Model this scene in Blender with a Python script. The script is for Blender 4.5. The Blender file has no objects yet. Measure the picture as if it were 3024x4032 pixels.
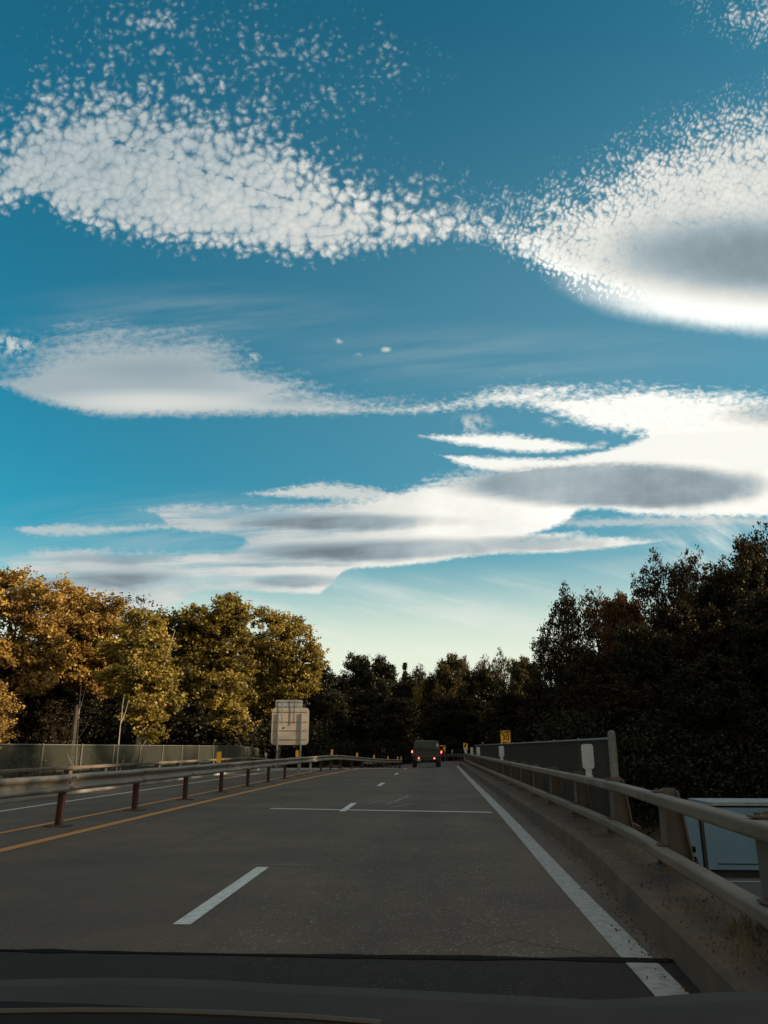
import bpy, math, random
import numpy as np
from mathutils import Vector, Matrix
S = bpy.context.scene
COL = S.collection
R = math.radians
rnd = random.Random(7)

# ------------------------------------------------------------------ camera
FPX, CX, CY, HY, VX = 3030.0, 1512.0, 2016.0, 2943.0, 1705.0
EYE = 1.40
PITCH = math.atan((HY - CY) / FPX)
YAW = math.atan((VX - CX) / FPX * math.cos(PITCH))
cam = bpy.data.cameras.new('camera')
cam.sensor_fit = 'VERTICAL'; cam.sensor_height = 36.0; cam.lens = FPX / 4032 * 36.0
cam.clip_start = 0.05; cam.clip_end = 3000
camo = bpy.data.objects.new('camera', cam); COL.objects.link(camo)
camo.location = (0, 0, EYE)
camo.rotation_euler = (math.pi / 2 + PITCH, 0, YAW)
S.camera = camo

def ray(u, v):
    x = (u - CX) / FPX; y = -(v - CY) / FPX
    fy = math.cos(PITCH) - y * math.sin(PITCH); fz = math.sin(PITCH) + y * math.cos(PITCH)
    c, s = math.cos(YAW), math.sin(YAW)
    return (x * c - fy * s, x * s + fy * c, fz)
def at(u, v, Y):                       # the point of the place seen along that direction at forward distance Y
    r = ray(u, v); t = Y / r[1]
    return Vector((r[0] * t, Y, EYE + r[2] * t))

# ------------------------------------------------------------------ sun
SUN_AZ, SUN_EL = R(97), R(17.0)        # azimuth measured from +Y towards +X
sl = bpy.data.lights.new('sun', 'SUN'); sl.energy = 5.0; sl.angle = R(0.6); sl.color = (1.0, 0.80, 0.55)
so = bpy.data.objects.new('sun', sl); COL.objects.link(so)
sd = Vector((math.sin(SUN_AZ) * math.cos(SUN_EL), math.cos(SUN_AZ) * math.cos(SUN_EL), math.sin(SUN_EL)))
so.rotation_euler = sd.to_track_quat('Z', 'Y').to_euler()
so.location = (60, 40, 60)

# ------------------------------------------------------------------ world: sky and clouds (functions of direction only)
W = bpy.data.worlds.new('World'); S.world = W; W.use_nodes = True
T = W.node_tree; T.nodes.clear()
def _in(sock, v):
    if isinstance(v, bpy.types.NodeSocket): T.links.new(v, sock)
    else: sock.default_value = v
def M(op, a, b=None, c=None, clamp=False):
    n = T.nodes.new('ShaderNodeMath'); n.operation = op; n.use_clamp = clamp
    _in(n.inputs[0], a)
    if b is not None: _in(n.inputs[1], b)
    if c is not None: _in(n.inputs[2], c)
    return n.outputs[0]
def add(a, b): return M('ADD', a, b)
def sub(a, b): return M('SUBTRACT', a, b)
def mul(a, b): return M('MULTIPLY', a, b)
def mx(a, b): return M('MAXIMUM', a, b)
def mn(a, b): return M('MINIMUM', a, b)
def ss(x, lo, hi):                     # smoothstep
    n = T.nodes.new('ShaderNodeMapRange'); n.interpolation_type = 'SMOOTHSTEP'; n.clamp = True
    _in(n.inputs['Value'], x); _in(n.inputs['From Min'], lo); _in(n.inputs['From Max'], hi)
    return n.outputs['Result']
def dot(vec, w):
    n = T.nodes.new('ShaderNodeVectorMath'); n.operation = 'DOT_PRODUCT'
    _in(n.inputs[0], vec); n.inputs[1].default_value = w
    return n.outputs['Value']
def xyz(x, y, z=0.0):
    n = T.nodes.new('ShaderNodeCombineXYZ'); _in(n.inputs[0], x); _in(n.inputs[1], y); _in(n.inputs[2], z)
    return n.outputs[0]
def noise(vec, scale, detail=3, rough=0.55, dist=0.0):
    n = T.nodes.new('ShaderNodeTexNoise'); T.links.new(vec, n.inputs['Vector'])
    n.inputs['Scale'].default_value = scale; n.inputs['Detail'].default_value = detail
    n.inputs['Roughness'].default_value = rough; n.inputs['Distortion'].default_value = dist
    return n.outputs[0], n.outputs[1]
def voro(vec, scale, smooth=0.6, rnds=0.9):
    n = T.nodes.new('ShaderNodeTexVoronoi'); n.feature = 'F1'; n.voronoi_dimensions = '2D'
    T.links.new(vec, n.inputs['Vector']); _in(n.inputs['Scale'], scale)
    n.inputs['Randomness'].default_value = rnds
    return n.outputs['Distance'], n.outputs['Position']
def mixc(f, a, b):
    n = T.nodes.new('ShaderNodeMix'); n.data_type = 'RGBA'; n.clamp_factor = True
    _in(n.inputs[0], f)
    for s_, v in ((n.inputs[6], a), (n.inputs[7], b)):
        if isinstance(v, tuple): s_.default_value = (*v, 1) if len(v) == 3 else v
        else: T.links.new(v, s_)
    return n.outputs[2]
def mixf(f, a, b):
    return add(mul(a, sub(1.0, f)), mul(b, f))
LO, SPAN = -500.0, 2700.0
def curve(x01, pts):                   # interpolated boundary; points in thousandths of the sky chart
    n = T.nodes.new('ShaderNodeFloatCurve'); cm = n.mapping
    cm.use_clip = False
    c = cm.curves[0]
    P = [((p[0] - LO) / SPAN, p[1] / 1600.0) for p in pts]
    while len(c.points) < len(P): c.points.new(0.5, 0.5)
    for q, p in zip(c.points, P): q.location = p; q.handle_type = 'AUTO_CLAMPED' if len(P) < 200 else 'VECTOR'
    cm.update()
    _in(n.inputs['Value'], x01)
    return mul(n.outputs[0], 1600.0)

tc = T.nodes.new('ShaderNodeTexCoord'); D = tc.outputs['Generated']
fw = Vector((-math.sin(YAW) * math.cos(PITCH), math.cos(YAW) * math.cos(PITCH), math.sin(PITCH)))
rt = Vector((math.cos(YAW), math.sin(YAW), 0)); up = rt.cross(fw)
dF, dR, dU = dot(D, fw), dot(D, rt), dot(D, up)
dZ = dot(D, (0, 0, 1))
front = ss(dF, 0.25, 0.45)
iz = M('DIVIDE', 1.0, mx(dF, 0.2))
X0 = add(829.5, mul(mul(dR, iz), 1662.3)); Y0 = sub(1106.0, mul(mul(dU, iz), 1662.3))
P0 = xyz(mul(X0, 0.001), mul(Y0, 0.001))
nw, nwc = noise(P0, 6.0, 4, 0.6)                 # broad wobble
ny = sub(nw, 0.5)
nf, _ = noise(P0, 55.0, 4, 0.6); nfy = sub(nf, 0.5)
# stretched wisps along gently sloping bands
PW = xyz(mul(X0, 0.0011), mul(add(Y0, mul(X0, 0.1)), 0.011))
nst, _ = noise(PW, 2.2, 5, 0.6); nsty = sub(nst, 0.5)
# fine fibres for fringes
PF = xyz(mul(add(X0, mul(Y0, 0.55)), 0.07), mul(sub(Y0, mul(X0, 0.25)), 0.022))
nfib, _ = noise(PF, 1.0, 3, 0.6); nfiby = sub(nfib, 0.5)
X = add(X0, mul(ny, 46.0)); Yb = Y0
XW = add(X0, mul(ny, 160.0)); YW = add(add(Y0, mul(nsty, 22.0)), mul(ny, 18.0))
x01 = M('DIVIDE', sub(X, LO), SPAN)

def band(top, bot, st, sb, wob=14.0, fine=0.0, fib=0.0, st_amp=0.0):
    y = add(Yb, mul(ny, wob))
    if fine: y = add(y, mul(nfy, fine))
    if fib: y = add(y, mul(nfiby, fib))
    if st_amp: y = add(y, mul(nsty, st_amp))
    a = M('DIVIDE', sub(y, curve(x01, top)), st)
    b = M('DIVIDE', sub(curve(x01, bot), y), sb)
    return a, b
def sm(v): return ss(v, 0.0, 1.0)
nrip, _ = noise(xyz(mul(add(X0, mul(Y0, 0.8)), 0.052), mul(sub(Y0, mul(X0, 0.3)), 0.085)), 1.0, 3, 0.65)
erode = add(mul(nsty, 1.5), mul(sub(nrip, 0.5), 1.3))
def edge(a, b, k=1.0, lo=0.05, hi=1.0): return ss(add(mn(mn(a, b), 1.6), mul(erode, k)), lo, hi)
def ell(cx, cy, rx, ry, lo=1.0, hi=0.3, tilt=0.0, warp=False):
    dx = sub(XW if warp else X0, cx); dy = sub(sub(YW if warp else Y0, cy), mul(dx, tilt))
    q = add(M('POWER', M('ABSOLUTE', M('DIVIDE', dx, rx)), 2.0), M('POWER', M('ABSOLUTE', M('DIVIDE', dy, ry)), 2.0))
    return sub(1.0, ss(M('SQRT', q), hi, lo))

# --- mackerel field (A) with the lens at its right end
a1, a2 = band([(-500,300),(-200,240),(0,170),(60,110),(120,75),(250,70),(400,95),(500,120),(600,160),(700,235),(800,285),(900,300),(1000,315),(1060,340),(1120,350),(1200,305),(1300,260),(1400,200),(1500,160),(1659,110),(1900,90),(2200,60)],
              [(-500,400),(-200,430),(0,490),(60,478),(150,518),(300,556),(400,572),(520,585),(650,600),(750,588),(850,575),(950,556),(1050,565),(1150,612),(1250,668),(1350,700),(1500,722),(1659,740),(1900,745),(2200,700)],
              235.0, 85.0, 26.0, 16.0)
densA = mn(mn(a1, a2), 1.15)
# thinner sprinkle above the field
nc0, _ = noise(P0, 5.0, 3, 0.6)
densS = mul(mx(mx(ell(420, 130, 640, 300, 1.0, 0.1, 0.12), mul(ell(760, 170, 360, 260, 1.0, 0.1), 0.75)), mul(ell(1640, 20, 330, 130, 1.0, 0.1, 0.1), 1.05)), 0.49)
densS = mul(densS, mixf(ss(nc0, 0.35, 0.65), 0.55, 1.15))
dens = mx(densA, densS)
rightness = ss(X0, 800.0, 1250.0)
# cell patterns: puffs to the left, finer rows to the right
dist = T.nodes.new('ShaderNodeVectorMath'); dist.operation = 'MULTIPLY_ADD'
_, dcol = noise(P0, 17.0, 4, 0.66); T.links.new(dcol, dist.inputs[0]); dist.inputs[1].default_value = (0.050, 0.050, 0); T.links.new(P0, dist.inputs[2])
PD = dist.outputs[0]
v1, q1_ = voro(PD, 51.0, 0.5, 1.0)
PR = xyz(add(mul(dot(PD, (1, 0, 0)), 1.0), mul(dot(PD, (0, 1, 0)), 0.45)), sub(mul(dot(PD, (0, 1, 0)), 0.75), mul(dot(PD, (1, 0, 0)), 0.35)))
v2, q2_ = voro(PR, 88.0, 0.45, 0.75)
cell = sub(1.0, mul(mixf(rightness, v1, v2), 1.45))
def side_light(P, Q, k):
    n = T.nodes.new('ShaderNodeVectorMath'); n.operation = 'SUBTRACT'; T.links.new(P, n.inputs[0]); T.links.new(Q, n.inputs[1])
    return mul(dot(n.outputs[0], (0.6, 0.8, 0.0)), k)
lit = mixf(rightness, side_light(PD, q1_, 51.0), side_light(PR, q2_, 88.0))
nb, _ = noise(P0, 90.0, 4, 0.65)
nc, _ = noise(P0, 15.0, 3, 0.6)
nd, _ = noise(P0, 34.0, 5, 0.62, 0.3)
cellv = add(add(add(mul(cell, 0.66), mul(sub(nb, 0.5), 0.45)), mul(sub(nc, 0.5), 0.95)), add(mul(sub(nd, 0.5), 0.95), 0.03))
covA = add(cellv, sub(mul(dens, 1.22), 0.68))
slit = mul(mul(ss(M('ABSOLUTE', sub(add(Y0, mul(nfy, 22.0)), add(222.0, mul(X0, 0.335)))), 7.0, 0.0), mul(ss(X0, 170.0, 260.0), ss(X0, 690.0, 560.0))), 0.40)
covA = sub(covA, slit)
alphaA = mul(mul(ss(covA, 0.0, 0.85), ss(dens, 0.02, 0.26)), mixf(ss(dens, 0.25, 0.7), 0.50, 0.93))
solid = mul(ell(1640, 590, 500, 185, 1.0, 0.42, 0.0, True), 0.96)
alphaA = mx(alphaA, mul(solid, sm(mul(a2, 2.0))))
relief = mul(mul(add(sub(cellv, 0.38), mul(lit, 0.42)), sub(1.0, solid)), mixf(ss(dens, 0.40, 0.95), 1.0, 0.42))
briA = add(add(0.46, mul(relief, 0.40)), add(mul(ss(Y0, 150.0, 560.0), 0.12), add(mul(ell(640, 440, 420, 170, 1.0, 0.1), 0.09), mul(sub(nc, 0.5), 0.14))))
briA = add(briA, mul(ss(X0, 500.0, 1300.0), 0.24))
rim = mul(ss(X0, 950.0, 1300.0), ss(a2, 1.6, 0.3))
briA = add(briA, mul(rim, 0.45))
rem = mul(ell(1640, 555, 430, 138, 1.0, 0.20, 0.02, True), 0.50)
briA = sub(briA, rem)

# --- smooth lenticular clouds
def cloud(top, bot, st, sb, bri, wob=14.0, fine=0.0, fib=0.0, st_amp=0.0, op=1.0):
    a, b = band(top, bot, st, sb, wob, fine, fib, st_amp)
    return mul(mul(sm(a), sm(b)), op), bri
layers = []
# C : long lens on the left with a tail
cA, cB = band([(-500,900),(-60,785),(0,765),(60,745),(100,715),(150,690),(250,676),(400,684),(480,712),(550,748),(650,790),(750,828),(850,838),(950,850),(1020,872),(1100,900)],
              [(-500,850),(-60,830),(0,842),(60,868),(150,894),(250,910),(400,910),(550,905),(700,906),(800,902),(900,902),(1000,888),(1100,870)], 100.0, 26.0, 12.0, 0.0, 9.0, 34.0)
aC = mul(edge(cA, cB, 0.8), 0.92)
bC = add(add(0.47, mul(ell(330, 870, 330, 40, 1.0, 0.1), 0.26)), mul(ss(X0, 380.0, 800.0), 0.22))
bC = sub(bC, mul(ell(340, 800, 260, 34, 1.0, 0.1, 0.0, True), 0.06)); bC = sub(bC, mul(ell(650, 868, 160, 20, 1.0, 0.1, 0.03), 0.12))
# D/F : right hand bank
dA, dB = band([(760,880),(850,868),(950,858),(1020,838),(1100,816),(1200,818),(1300,824),(1400,820),(1500,826),(1659,836),(2200,850)],
              [(760,880),(850,892),(950,895),(1050,888),(1130,890),(1180,900),(1250,926),(1330,944),(1400,952),(1430,1120),(1659,1122),(2200,1120)], 56.0, 34.0, 10.0, 5.0, 14.0, 14.0)
bCn = 0
aD = mul(edge(dA, dB, 1.1), mixf(ss(X0, 900.0, 1250.0), 0.85, 1.0))
bD = sub(add(add(add(0.76, mul(sub(nrip, 0.5), 0.35)), mul(ss(X0, 850.0, 1300.0), 0.24)), mul(nsty, 0.2)), mul(ell(1680, 895, 170, 40, 1.0, 0.1), 0.42))
eA, eB = band([(780,938),(870,937),(950,932),(1050,926),(1150,934),(1220,948),(1300,960),(1380,975)],
              [(780,938),(870,938),(950,957),(1050,974),(1150,982),(1220,980),(1300,972),(1380,970)], 18.0, 14.0, 6.0, 0.0, 0.0, 12.0)
aE = edge(eA, eB, 1.0); bE = 0.96
gA, gB = band([(870,980),(940,978),(1000,982),(1100,982),(1200,985),(1300,968),(1400,938),(1500,930),(2200,900)],
              [(870,980),(940,982),(1000,1010),(1100,1030),(1200,1060),(1300,1100),(1400,1118),(1500,1118),(2200,1125)], 14.0, 14.0, 6.0, 0.0, 0.0, 8.0)
aG = edge(gA, gB, 1.0); bG = 0.95
jA, jB = band([(430,1070),(510,1064),(600,1050),(690,1034),(780,1038),(850,1050),(930,1064),(1000,1075)],
              [(430,1070),(510,1070),(600,1078),(690,1082),(780,1086),(850,1086),(930,1084),(1000,1080)], 22.0, 14.0, 4.0, 0.0, 0.0, 14.0)
ngap, _ = noise(xyz(mul(add(X0, mul(Y0, 0.3)), 0.0042), mul(add(Y0, mul(X0, 0.03)), 0.05)), 1.0, 4, 0.6)
gap = mul(mul(ss(ngap, 0.46, 0.64), ss(X0, 900.0, 380.0)), 0.75)
aJ = mul(edge(jA, jB, 1.3), 0.85); bJ = 0.70
fA, fB = band([(250,1100),(330,1090),(380,1084),(450,1082),(560,1088),(700,1084),(800,1068),(880,1040),(960,1022),(1050,1008),(1150,996),(1250,990),(1400,985),(1600,988),(2200,1000)],
              [(250,1100),(330,1112),(380,1150),(450,1156),(510,1164),(560,1200),(700,1220),(850,1215),(1000,1200),(1130,1165),(1215,1140),(1262,1108),(1350,1106),(1480,1115),(1659,1120),(2200,1130)], 30.0, 15.0, 5.0, 0.0, 0.0, 20.0)
aF = mul(edge(fA, fB, 0.9), sub(1.0, gap))
bF = add(add(add(0.56, mul(ny, 0.5)), mul(ss(X0, 450.0, 1150.0), 0.42)), mul(nsty, 0.22))
hA, hB = band([(-60,1135),(20,1136),(60,1130),(130,1124),(220,1128),(320,1126),(420,1122),(600,1120)],
              [(-60,1138),(20,1142),(60,1160),(130,1162),(220,1158),(320,1150),(420,1152),(600,1150)], 18.0, 16.0, 8.0, 0.0, 0.0, 12.0)
aH = mul(edge(hA, hB, 1.3), 0.7); bH = 0.62
iA, iB = band([(-80,1200),(0,1198),(50,1186),(106,1174),(212,1178),(300,1184),(420,1184),(500,1180),(560,1150),(700,1150),(900,1152),(1100,1150),(1220,1145),(1300,1149),(1380,1156),(1460,1164),(1540,1168)],
              [(-80,1200),(0,1215),(50,1262),(106,1300),(300,1330),(370,1318),(395,1300),(420,1286),(500,1280),(620,1286),(690,1288),(722,1262),(745,1236),(800,1231),(873,1226),(950,1217),(1050,1203),(1200,1198),(1300,1190),(1400,1176),(1460,1165),(1540,1168)], 24.0, 11.0, 4.0, 0.0, 0.0, 14.0)
aI = mul(edge(iA, iB, 0.8), sub(1.0, mul(gap, 0.8))); bI = add(add(add(0.60, mul(ny, 0.4)), mul(ss(X0, 300.0, 1150.0), 0.36)), mul(nsty, 0.2))
kA, kB = band([(300,1302),(360,1297),(400,1293),(430,1300),(470,1310)], [(0,1340),(300,1340),(360,1325),(400,1312),(430,1306),(470,1310)], 8.0, 8.0, 3.0)
aK = mul(mul(sm(kA), sm(kB)), 0.0)
# grey under-lit hearts of the lenses
def heart(cx, cy, rx, ry, k, tilt=0.0, hi=0.35): return mul(ell(cx, cy, rx, ry, 1.0, hi, tilt, True), k)
hearts = heart(1320, 1048, 400, 60, 0.58, 0.012, 0.62)
for args in ((740, 1127, 330, 24, 0.38), (860, 1188, 460, 32, 0.42, -0.02), (190, 1254, 270, 28, 0.26, -0.03), (655, 1256, 140, 20, 0.34), (1150, 1175, 230, 24, 0.42), (250, 1205, 190, 14, 0.16), (620, 1218, 200, 9, 0.2)):
    hearts = mx(hearts, heart(*args))
# compose back to front: brightness image and coverage
Lum = None; Alpha = None
def over(a, b):
    global Lum, Alpha
    if Alpha is None: Lum = mul(a, b); Alpha = a
    else:
        Lum = add(mul(Lum, sub(1.0, a)), mul(a, b)); Alpha = sub(1.0, mul(sub(1.0, Alpha), sub(1.0, a)))
for a_, b_ in ((alphaA, briA), (aC, bC), (aD, bD), (aE, bE), (aJ, bJ), (aH, bH), (aG, bG), (aI, sub(bI, hearts)), (aF, sub(bF, hearts))):
    over(a_, b_)
# small stray puffs
for (px_, py_, r_) in ((732, 736, 9), (775, 768, 8), (834, 755, 9), (1190, 912, 16), (1022, 915, 30), (30, 745, 44), (1300, 962, 14), (545, 772, 14)):
    e_ = mul(ell(px_, py_, r_ * 1.5, r_ * 0.75, 1.3, 0.0), ss(add(nd, mul(sub(nf, 0.5), 0.8)), 0.36, 0.66))
    over(mul(e_, 0.8), 0.72)
# thin high veil
veil = mul(mx(mul(ell(420, 680, 520, 90, 1.0, 0.0), 0.55), mx(mul(ell(1050, 770, 700, 90, 1.0, 0.0), 0.5), mx(mul(ell(1500, 1180, 330, 110, 1.0, 0.0), 0.9), mul(ell(420, 1140, 560, 100, 1.0, 0.1), 1.0)))), ss(nst, 0.25, 0.75))
over(mul(veil, 0.42), 0.62)
PC = xyz(mul(add(X0, mul(Y0, 0.9)), 0.0016), mul(sub(Y0, mul(X0, 0.22)), 0.0105))
ncir, _ = noise(PC, 1.6, 5, 0.6)
cir = mul(mul(ss(ncir, 0.42, 0.75), ss(Y0, 1190.0, 1300.0)), 0.45)
over(cir, 0.86)
PC2 = xyz(mul(add(X0, mul(Y0, 0.6)), 0.004), mul(sub(Y0, mul(X0, 0.6)), 0.016))
ncir2, _ = noise(PC2, 1.3, 4, 0.6)
over(mul(mul(ss(ncir2, 0.42, 0.75), ell(1540, 1165, 200, 90, 1.0, 0.1)), 0.55), 0.92)
Lum = mul(Lum, front); Alpha = mul(Alpha, front)
# sky outside the view: dense warm cloud added to neutralise bluish shade
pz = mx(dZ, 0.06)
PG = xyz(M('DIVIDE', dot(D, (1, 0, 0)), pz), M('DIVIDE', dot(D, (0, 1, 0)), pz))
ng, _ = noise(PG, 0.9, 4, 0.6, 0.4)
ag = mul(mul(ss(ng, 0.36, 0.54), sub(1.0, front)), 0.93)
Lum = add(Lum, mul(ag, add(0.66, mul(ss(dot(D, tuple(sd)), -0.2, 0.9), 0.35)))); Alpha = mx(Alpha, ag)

sky = T.nodes.new('ShaderNodeTexSky'); sky.sky_type = 'NISHITA'; sky.sun_disc = False
sky.sun_elevation = SUN_EL; sky.sun_rotation = SUN_AZ; sky.altitude = 50; sky.air_density = 1.0; sky.dust_density = 1.2; sky.ozone_density = 2.0
tint = T.nodes.new('ShaderNodeMix'); tint.data_type = 'RGBA'; tint.blend_type = 'MULTIPLY'; tint.inputs[0].default_value = 1.0
T.links.new(sky.outputs[0], tint.inputs[6]); tint.inputs[7].default_value = (0.19, 1.24, 1.20, 1)
skyc = tint.outputs[2]
BG = 0.0595
K = 10.0
lowf = ss(dZ, 0.262, 0.095)
east = ss(X0, -100.0, 1500.0)
thin = mul(mul(east, front), mul(ss(dZ, 0.85, 0.40), 0.30))
skyc = mixc(thin, skyc, (0.28 * K, 0.52 * K, 0.62 * K))
skyc = mixc(mul(lowf, 0.88), skyc, (0.90 * K, 0.93 * K, 0.74 * K))
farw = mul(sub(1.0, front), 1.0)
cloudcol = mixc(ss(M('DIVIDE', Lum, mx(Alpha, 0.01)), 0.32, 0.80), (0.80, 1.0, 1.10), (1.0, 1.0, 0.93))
cloudcol = mixc(farw, cloudcol, (1.06, 0.90, 0.70))  # cream tint given to the unseen clouds so shaded surfaces turn neutral
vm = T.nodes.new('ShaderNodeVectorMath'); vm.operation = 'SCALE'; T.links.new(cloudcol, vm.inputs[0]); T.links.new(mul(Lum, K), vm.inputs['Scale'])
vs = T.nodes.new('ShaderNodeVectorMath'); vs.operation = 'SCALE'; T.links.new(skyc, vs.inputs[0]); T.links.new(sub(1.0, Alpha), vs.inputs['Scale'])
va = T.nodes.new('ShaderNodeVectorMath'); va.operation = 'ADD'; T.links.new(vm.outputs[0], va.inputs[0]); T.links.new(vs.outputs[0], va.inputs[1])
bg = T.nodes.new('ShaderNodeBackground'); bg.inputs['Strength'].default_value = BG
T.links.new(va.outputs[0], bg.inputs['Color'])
wo = T.nodes.new('ShaderNodeOutputWorld'); T.links.new(bg.outputs[0], wo.inputs[0])
W.cycles.sampling_method = 'MANUAL'; W.cycles.sample_map_resolution = 512

S.view_settings.view_transform = 'Standard'; S.view_settings.look = 'None'
S.view_settings.exposure = 0.75; S.view_settings.gamma = 1.0; S.view_settings.use_curve_mapping = False
S.cycles.max_bounces = 6; S.cycles.transparent_max_bounces = 8

#@@BODY
# ------------------------------------------------------------------ helpers
def tag(o, label=None, cat=None, group=None, kind=None):
    if label: o['label'] = label
    if cat: o['category'] = cat
    if group: o['group'] = group
    if kind: o['kind'] = kind
    return o
def empty(name, loc=(0, 0, 0), rz=0.0):
    o = bpy.data.objects.new(name, None); COL.objects.link(o); o.location = loc; o.rotation_euler = (0, 0, rz)
    o.empty_display_size = 0.2
    return o
class MB:
    def __init__(s): s.v = []; s.f = []
    def quad(s, a, b, c, d):
        n = len(s.v); s.v += [tuple(a), tuple(b), tuple(c), tuple(d)]; s.f.append((n, n + 1, n + 2, n + 3))
    def box(s, c, d, m=None, taper=1.0, bev=0.0):
        n = len(s.v); x, y, z = d[0] / 2, d[1] / 2, d[2] / 2
        for k, t in ((-1, 1.0), (1, taper)):
            for a, b in ((-1, -1), (1, -1), (1, 1), (-1, 1)):
                p = Vector((a * x * t, b * y * t, k * z))
                if m: p = m @ p
                s.v.append(tuple(p + Vector(c)))
        s.f += [(n, n + 3, n + 2, n + 1), (n + 4, n + 5, n + 6, n + 7)]
        for i in range(4):
            j = (i + 1) % 4; s.f.append((n + i, n + j, n + 4 + j, n + 4 + i))
        return s
    def prism(s, poly, m, depth):            # polygon in the xy plane of m, extruded along m's z
        n = len(s.v); k = len(poly)
        for z in (0, depth):
            for p in poly: s.v.append(tuple(m @ Vector((p[0], p[1], z))))
        s.f.append(tuple(range(n + k - 1, n - 1, -1))); s.f.append(tuple(range(n + k, n + 2 * k)))
        for i in range(k):
            j = (i + 1) % k; s.f.append((n + i, n + j, n + k + j, n + k + i))
        return s
    def tube(s, pts, rad, n=6, cap=True):
        pts = [Vector(p) for p in pts]
        if not hasattr(rad, '__len__'): rad = [rad] * len(pts)
        base = len(s.v)
        for i, p in enumerate(pts):
            d = (pts[min(i + 1, len(pts) - 1)] - pts[max(i - 1, 0)]).normalized()
            a = Vector((0, 0, 1)) if abs(d.z) < 0.9 else Vector((1, 0, 0))
            u = d.cross(a).normalized(); w = d.cross(u)
            for k in range(n):
                t = 2 * math.pi * k / n
                s.v.append(tuple(p + (u * math.cos(t) + w * math.sin(t)) * rad[i]))
        for i in range(len(pts) - 1):
            for k in range(n):
                j = (k + 1) % n
                s.f.append((base + i * n + k, base + i * n + j, base + (i + 1) * n + j, base + (i + 1) * n + k))
        if cap:
            s.f.append(tuple(base + k for k in range(n))); e = base + (len(pts) - 1) * n
            s.f.append(tuple(e + n - 1 - k for k in range(n)))
        return s
    def sweep(s, prof, pts, closed=True, cap=True, up=Vector((0, 0, 1))):    # profile (side, height) along a path
        pts = [Vector(p) for p in pts]; n = len(prof); base = len(s.v)
        for i, p in enumerate(pts):
            d = (pts[min(i + 1, len(pts) - 1)] - pts[max(i - 1, 0)]); d.z = 0; d.normalize()
            side = d.cross(up)
            for a, b in prof: s.v.append(tuple(p + side * a + up * b))
        for i in range(len(pts) - 1):
            for k in range(n if closed else n - 1):
                j = (k + 1) % n
                s.f.append((base + i * n + k, base + (i + 1) * n + k, base + (i + 1) * n + j, base + i * n + j))
        if closed and cap:
            s.f.append(tuple(base + k for k in range(n))); e = base + (len(pts) - 1) * n
            s.f.append(tuple(e + n - 1 - k for k in range(n)))
        return s
    def build(s, name, m, parent=None, smooth=False, bevel=0.0, loc=None):
        me = bpy.data.meshes.new(name); me.from_pydata(s.v, [], s.f); me.update()
        if smooth:
            for p in me.polygons: p.use_smooth = True
        o = bpy.data.objects.new(name, me); COL.objects.link(o)
        if m: me.materials.append(m)
        if parent: o.parent = parent
        if loc: o.location = loc
        if bevel:
            b = o.modifiers.new('bevel', 'BEVEL'); b.width = bevel; b.segments = 2; b.limit_method = 'ANGLE'
        return o
def link_copy(o, parent=None, loc=None, rz=None):
    c = o.copy(); COL.objects.link(c)
    if parent: c.parent = parent
    if loc is not None: c.location = loc
    if rz is not None: c.rotation_euler = (0, 0, rz)
    return c
def copy_tree(o, parent=None):
    c = o.copy(); COL.objects.link(c)
    c.parent = parent
    for ch in list(o.children): copy_tree(ch, c)
    return c

# ------------------------------------------------------------------ materials
def mat(name, col, rough=0.8, metal=0.0, col2=None, scale=3.0, detail=5, lo=0.4, hi=0.65, bump=0.0, bscale=30.0, grime=None, spec=0.5, stretch=(1, 1, 1), emit=None):
    m = bpy.data.materials.new(name); m.use_nodes = True; t = m.node_tree; b = t.nodes['Principled BSDF']
    b.inputs['Base Color'].default_value = (*col, 1); b.inputs['Roughness'].default_value = rough; b.inputs['Metallic'].default_value = metal
    b.inputs['Specular IOR Level'].default_value = spec
    tcn = t.nodes.new('ShaderNodeTexCoord'); mp = t.nodes.new('ShaderNodeMapping'); mp.inputs['Scale'].default_value = stretch
    t.links.new(tcn.outputs['Object'], mp.inputs[0])
    last = None
    def nz(sc, de, ro=0.6):
        n = t.nodes.new('ShaderNodeTexNoise'); n.inputs['Scale'].default_value = sc; n.inputs['Detail'].default_value = de; n.inputs['Roughness'].default_value = ro
        t.links.new(mp.outputs[0], n.inputs['Vector']); return n.outputs[0]
    def rng(s, a, c):
        n = t.nodes.new('ShaderNodeMapRange'); t.links.new(s, n.inputs[0]); n.inputs[1].default_value = a; n.inputs[2].default_value = c; return n.outputs[0]
    if col2:
        x = t.nodes.new('ShaderNodeMix'); x.data_type = 'RGBA'; t.links.new(rng(nz(scale, detail), lo, hi), x.inputs[0])
        x.inputs[6].default_value = (*col, 1); x.inputs[7].default_value = (*col2, 1); last = x.outputs[2]
    if grime:                                # (colour, scale, low, high)
        x = t.nodes.new('ShaderNodeMix'); x.data_type = 'RGBA'; t.links.new(rng(nz(grime[1], 4, 0.7), grime[2], grime[3]), x.inputs[0])
        if last: t.links.new(last, x.inputs[6])
        else: x.inputs[6].default_value = (*col, 1)
        x.inputs[7].default_value = (*grime[0], 1); last = x.outputs[2]
    if last: t.links.new(last, b.inputs['Base Color'])
    if bump:
        bn = t.nodes.new('ShaderNodeBump'); bn.inputs['Strength'].default_value = bump; bn.inputs['Distance'].default_value = 0.02
        t.links.new(nz(bscale, 4), bn.inputs['Height']); t.links.new(bn.outputs[0], b.inputs['Normal'])
    if emit:
        b.inputs['Emission Color'].default_value = (*emit[0], 1); b.inputs['Emission Strength'].default_value = emit[1]
    return m

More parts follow.
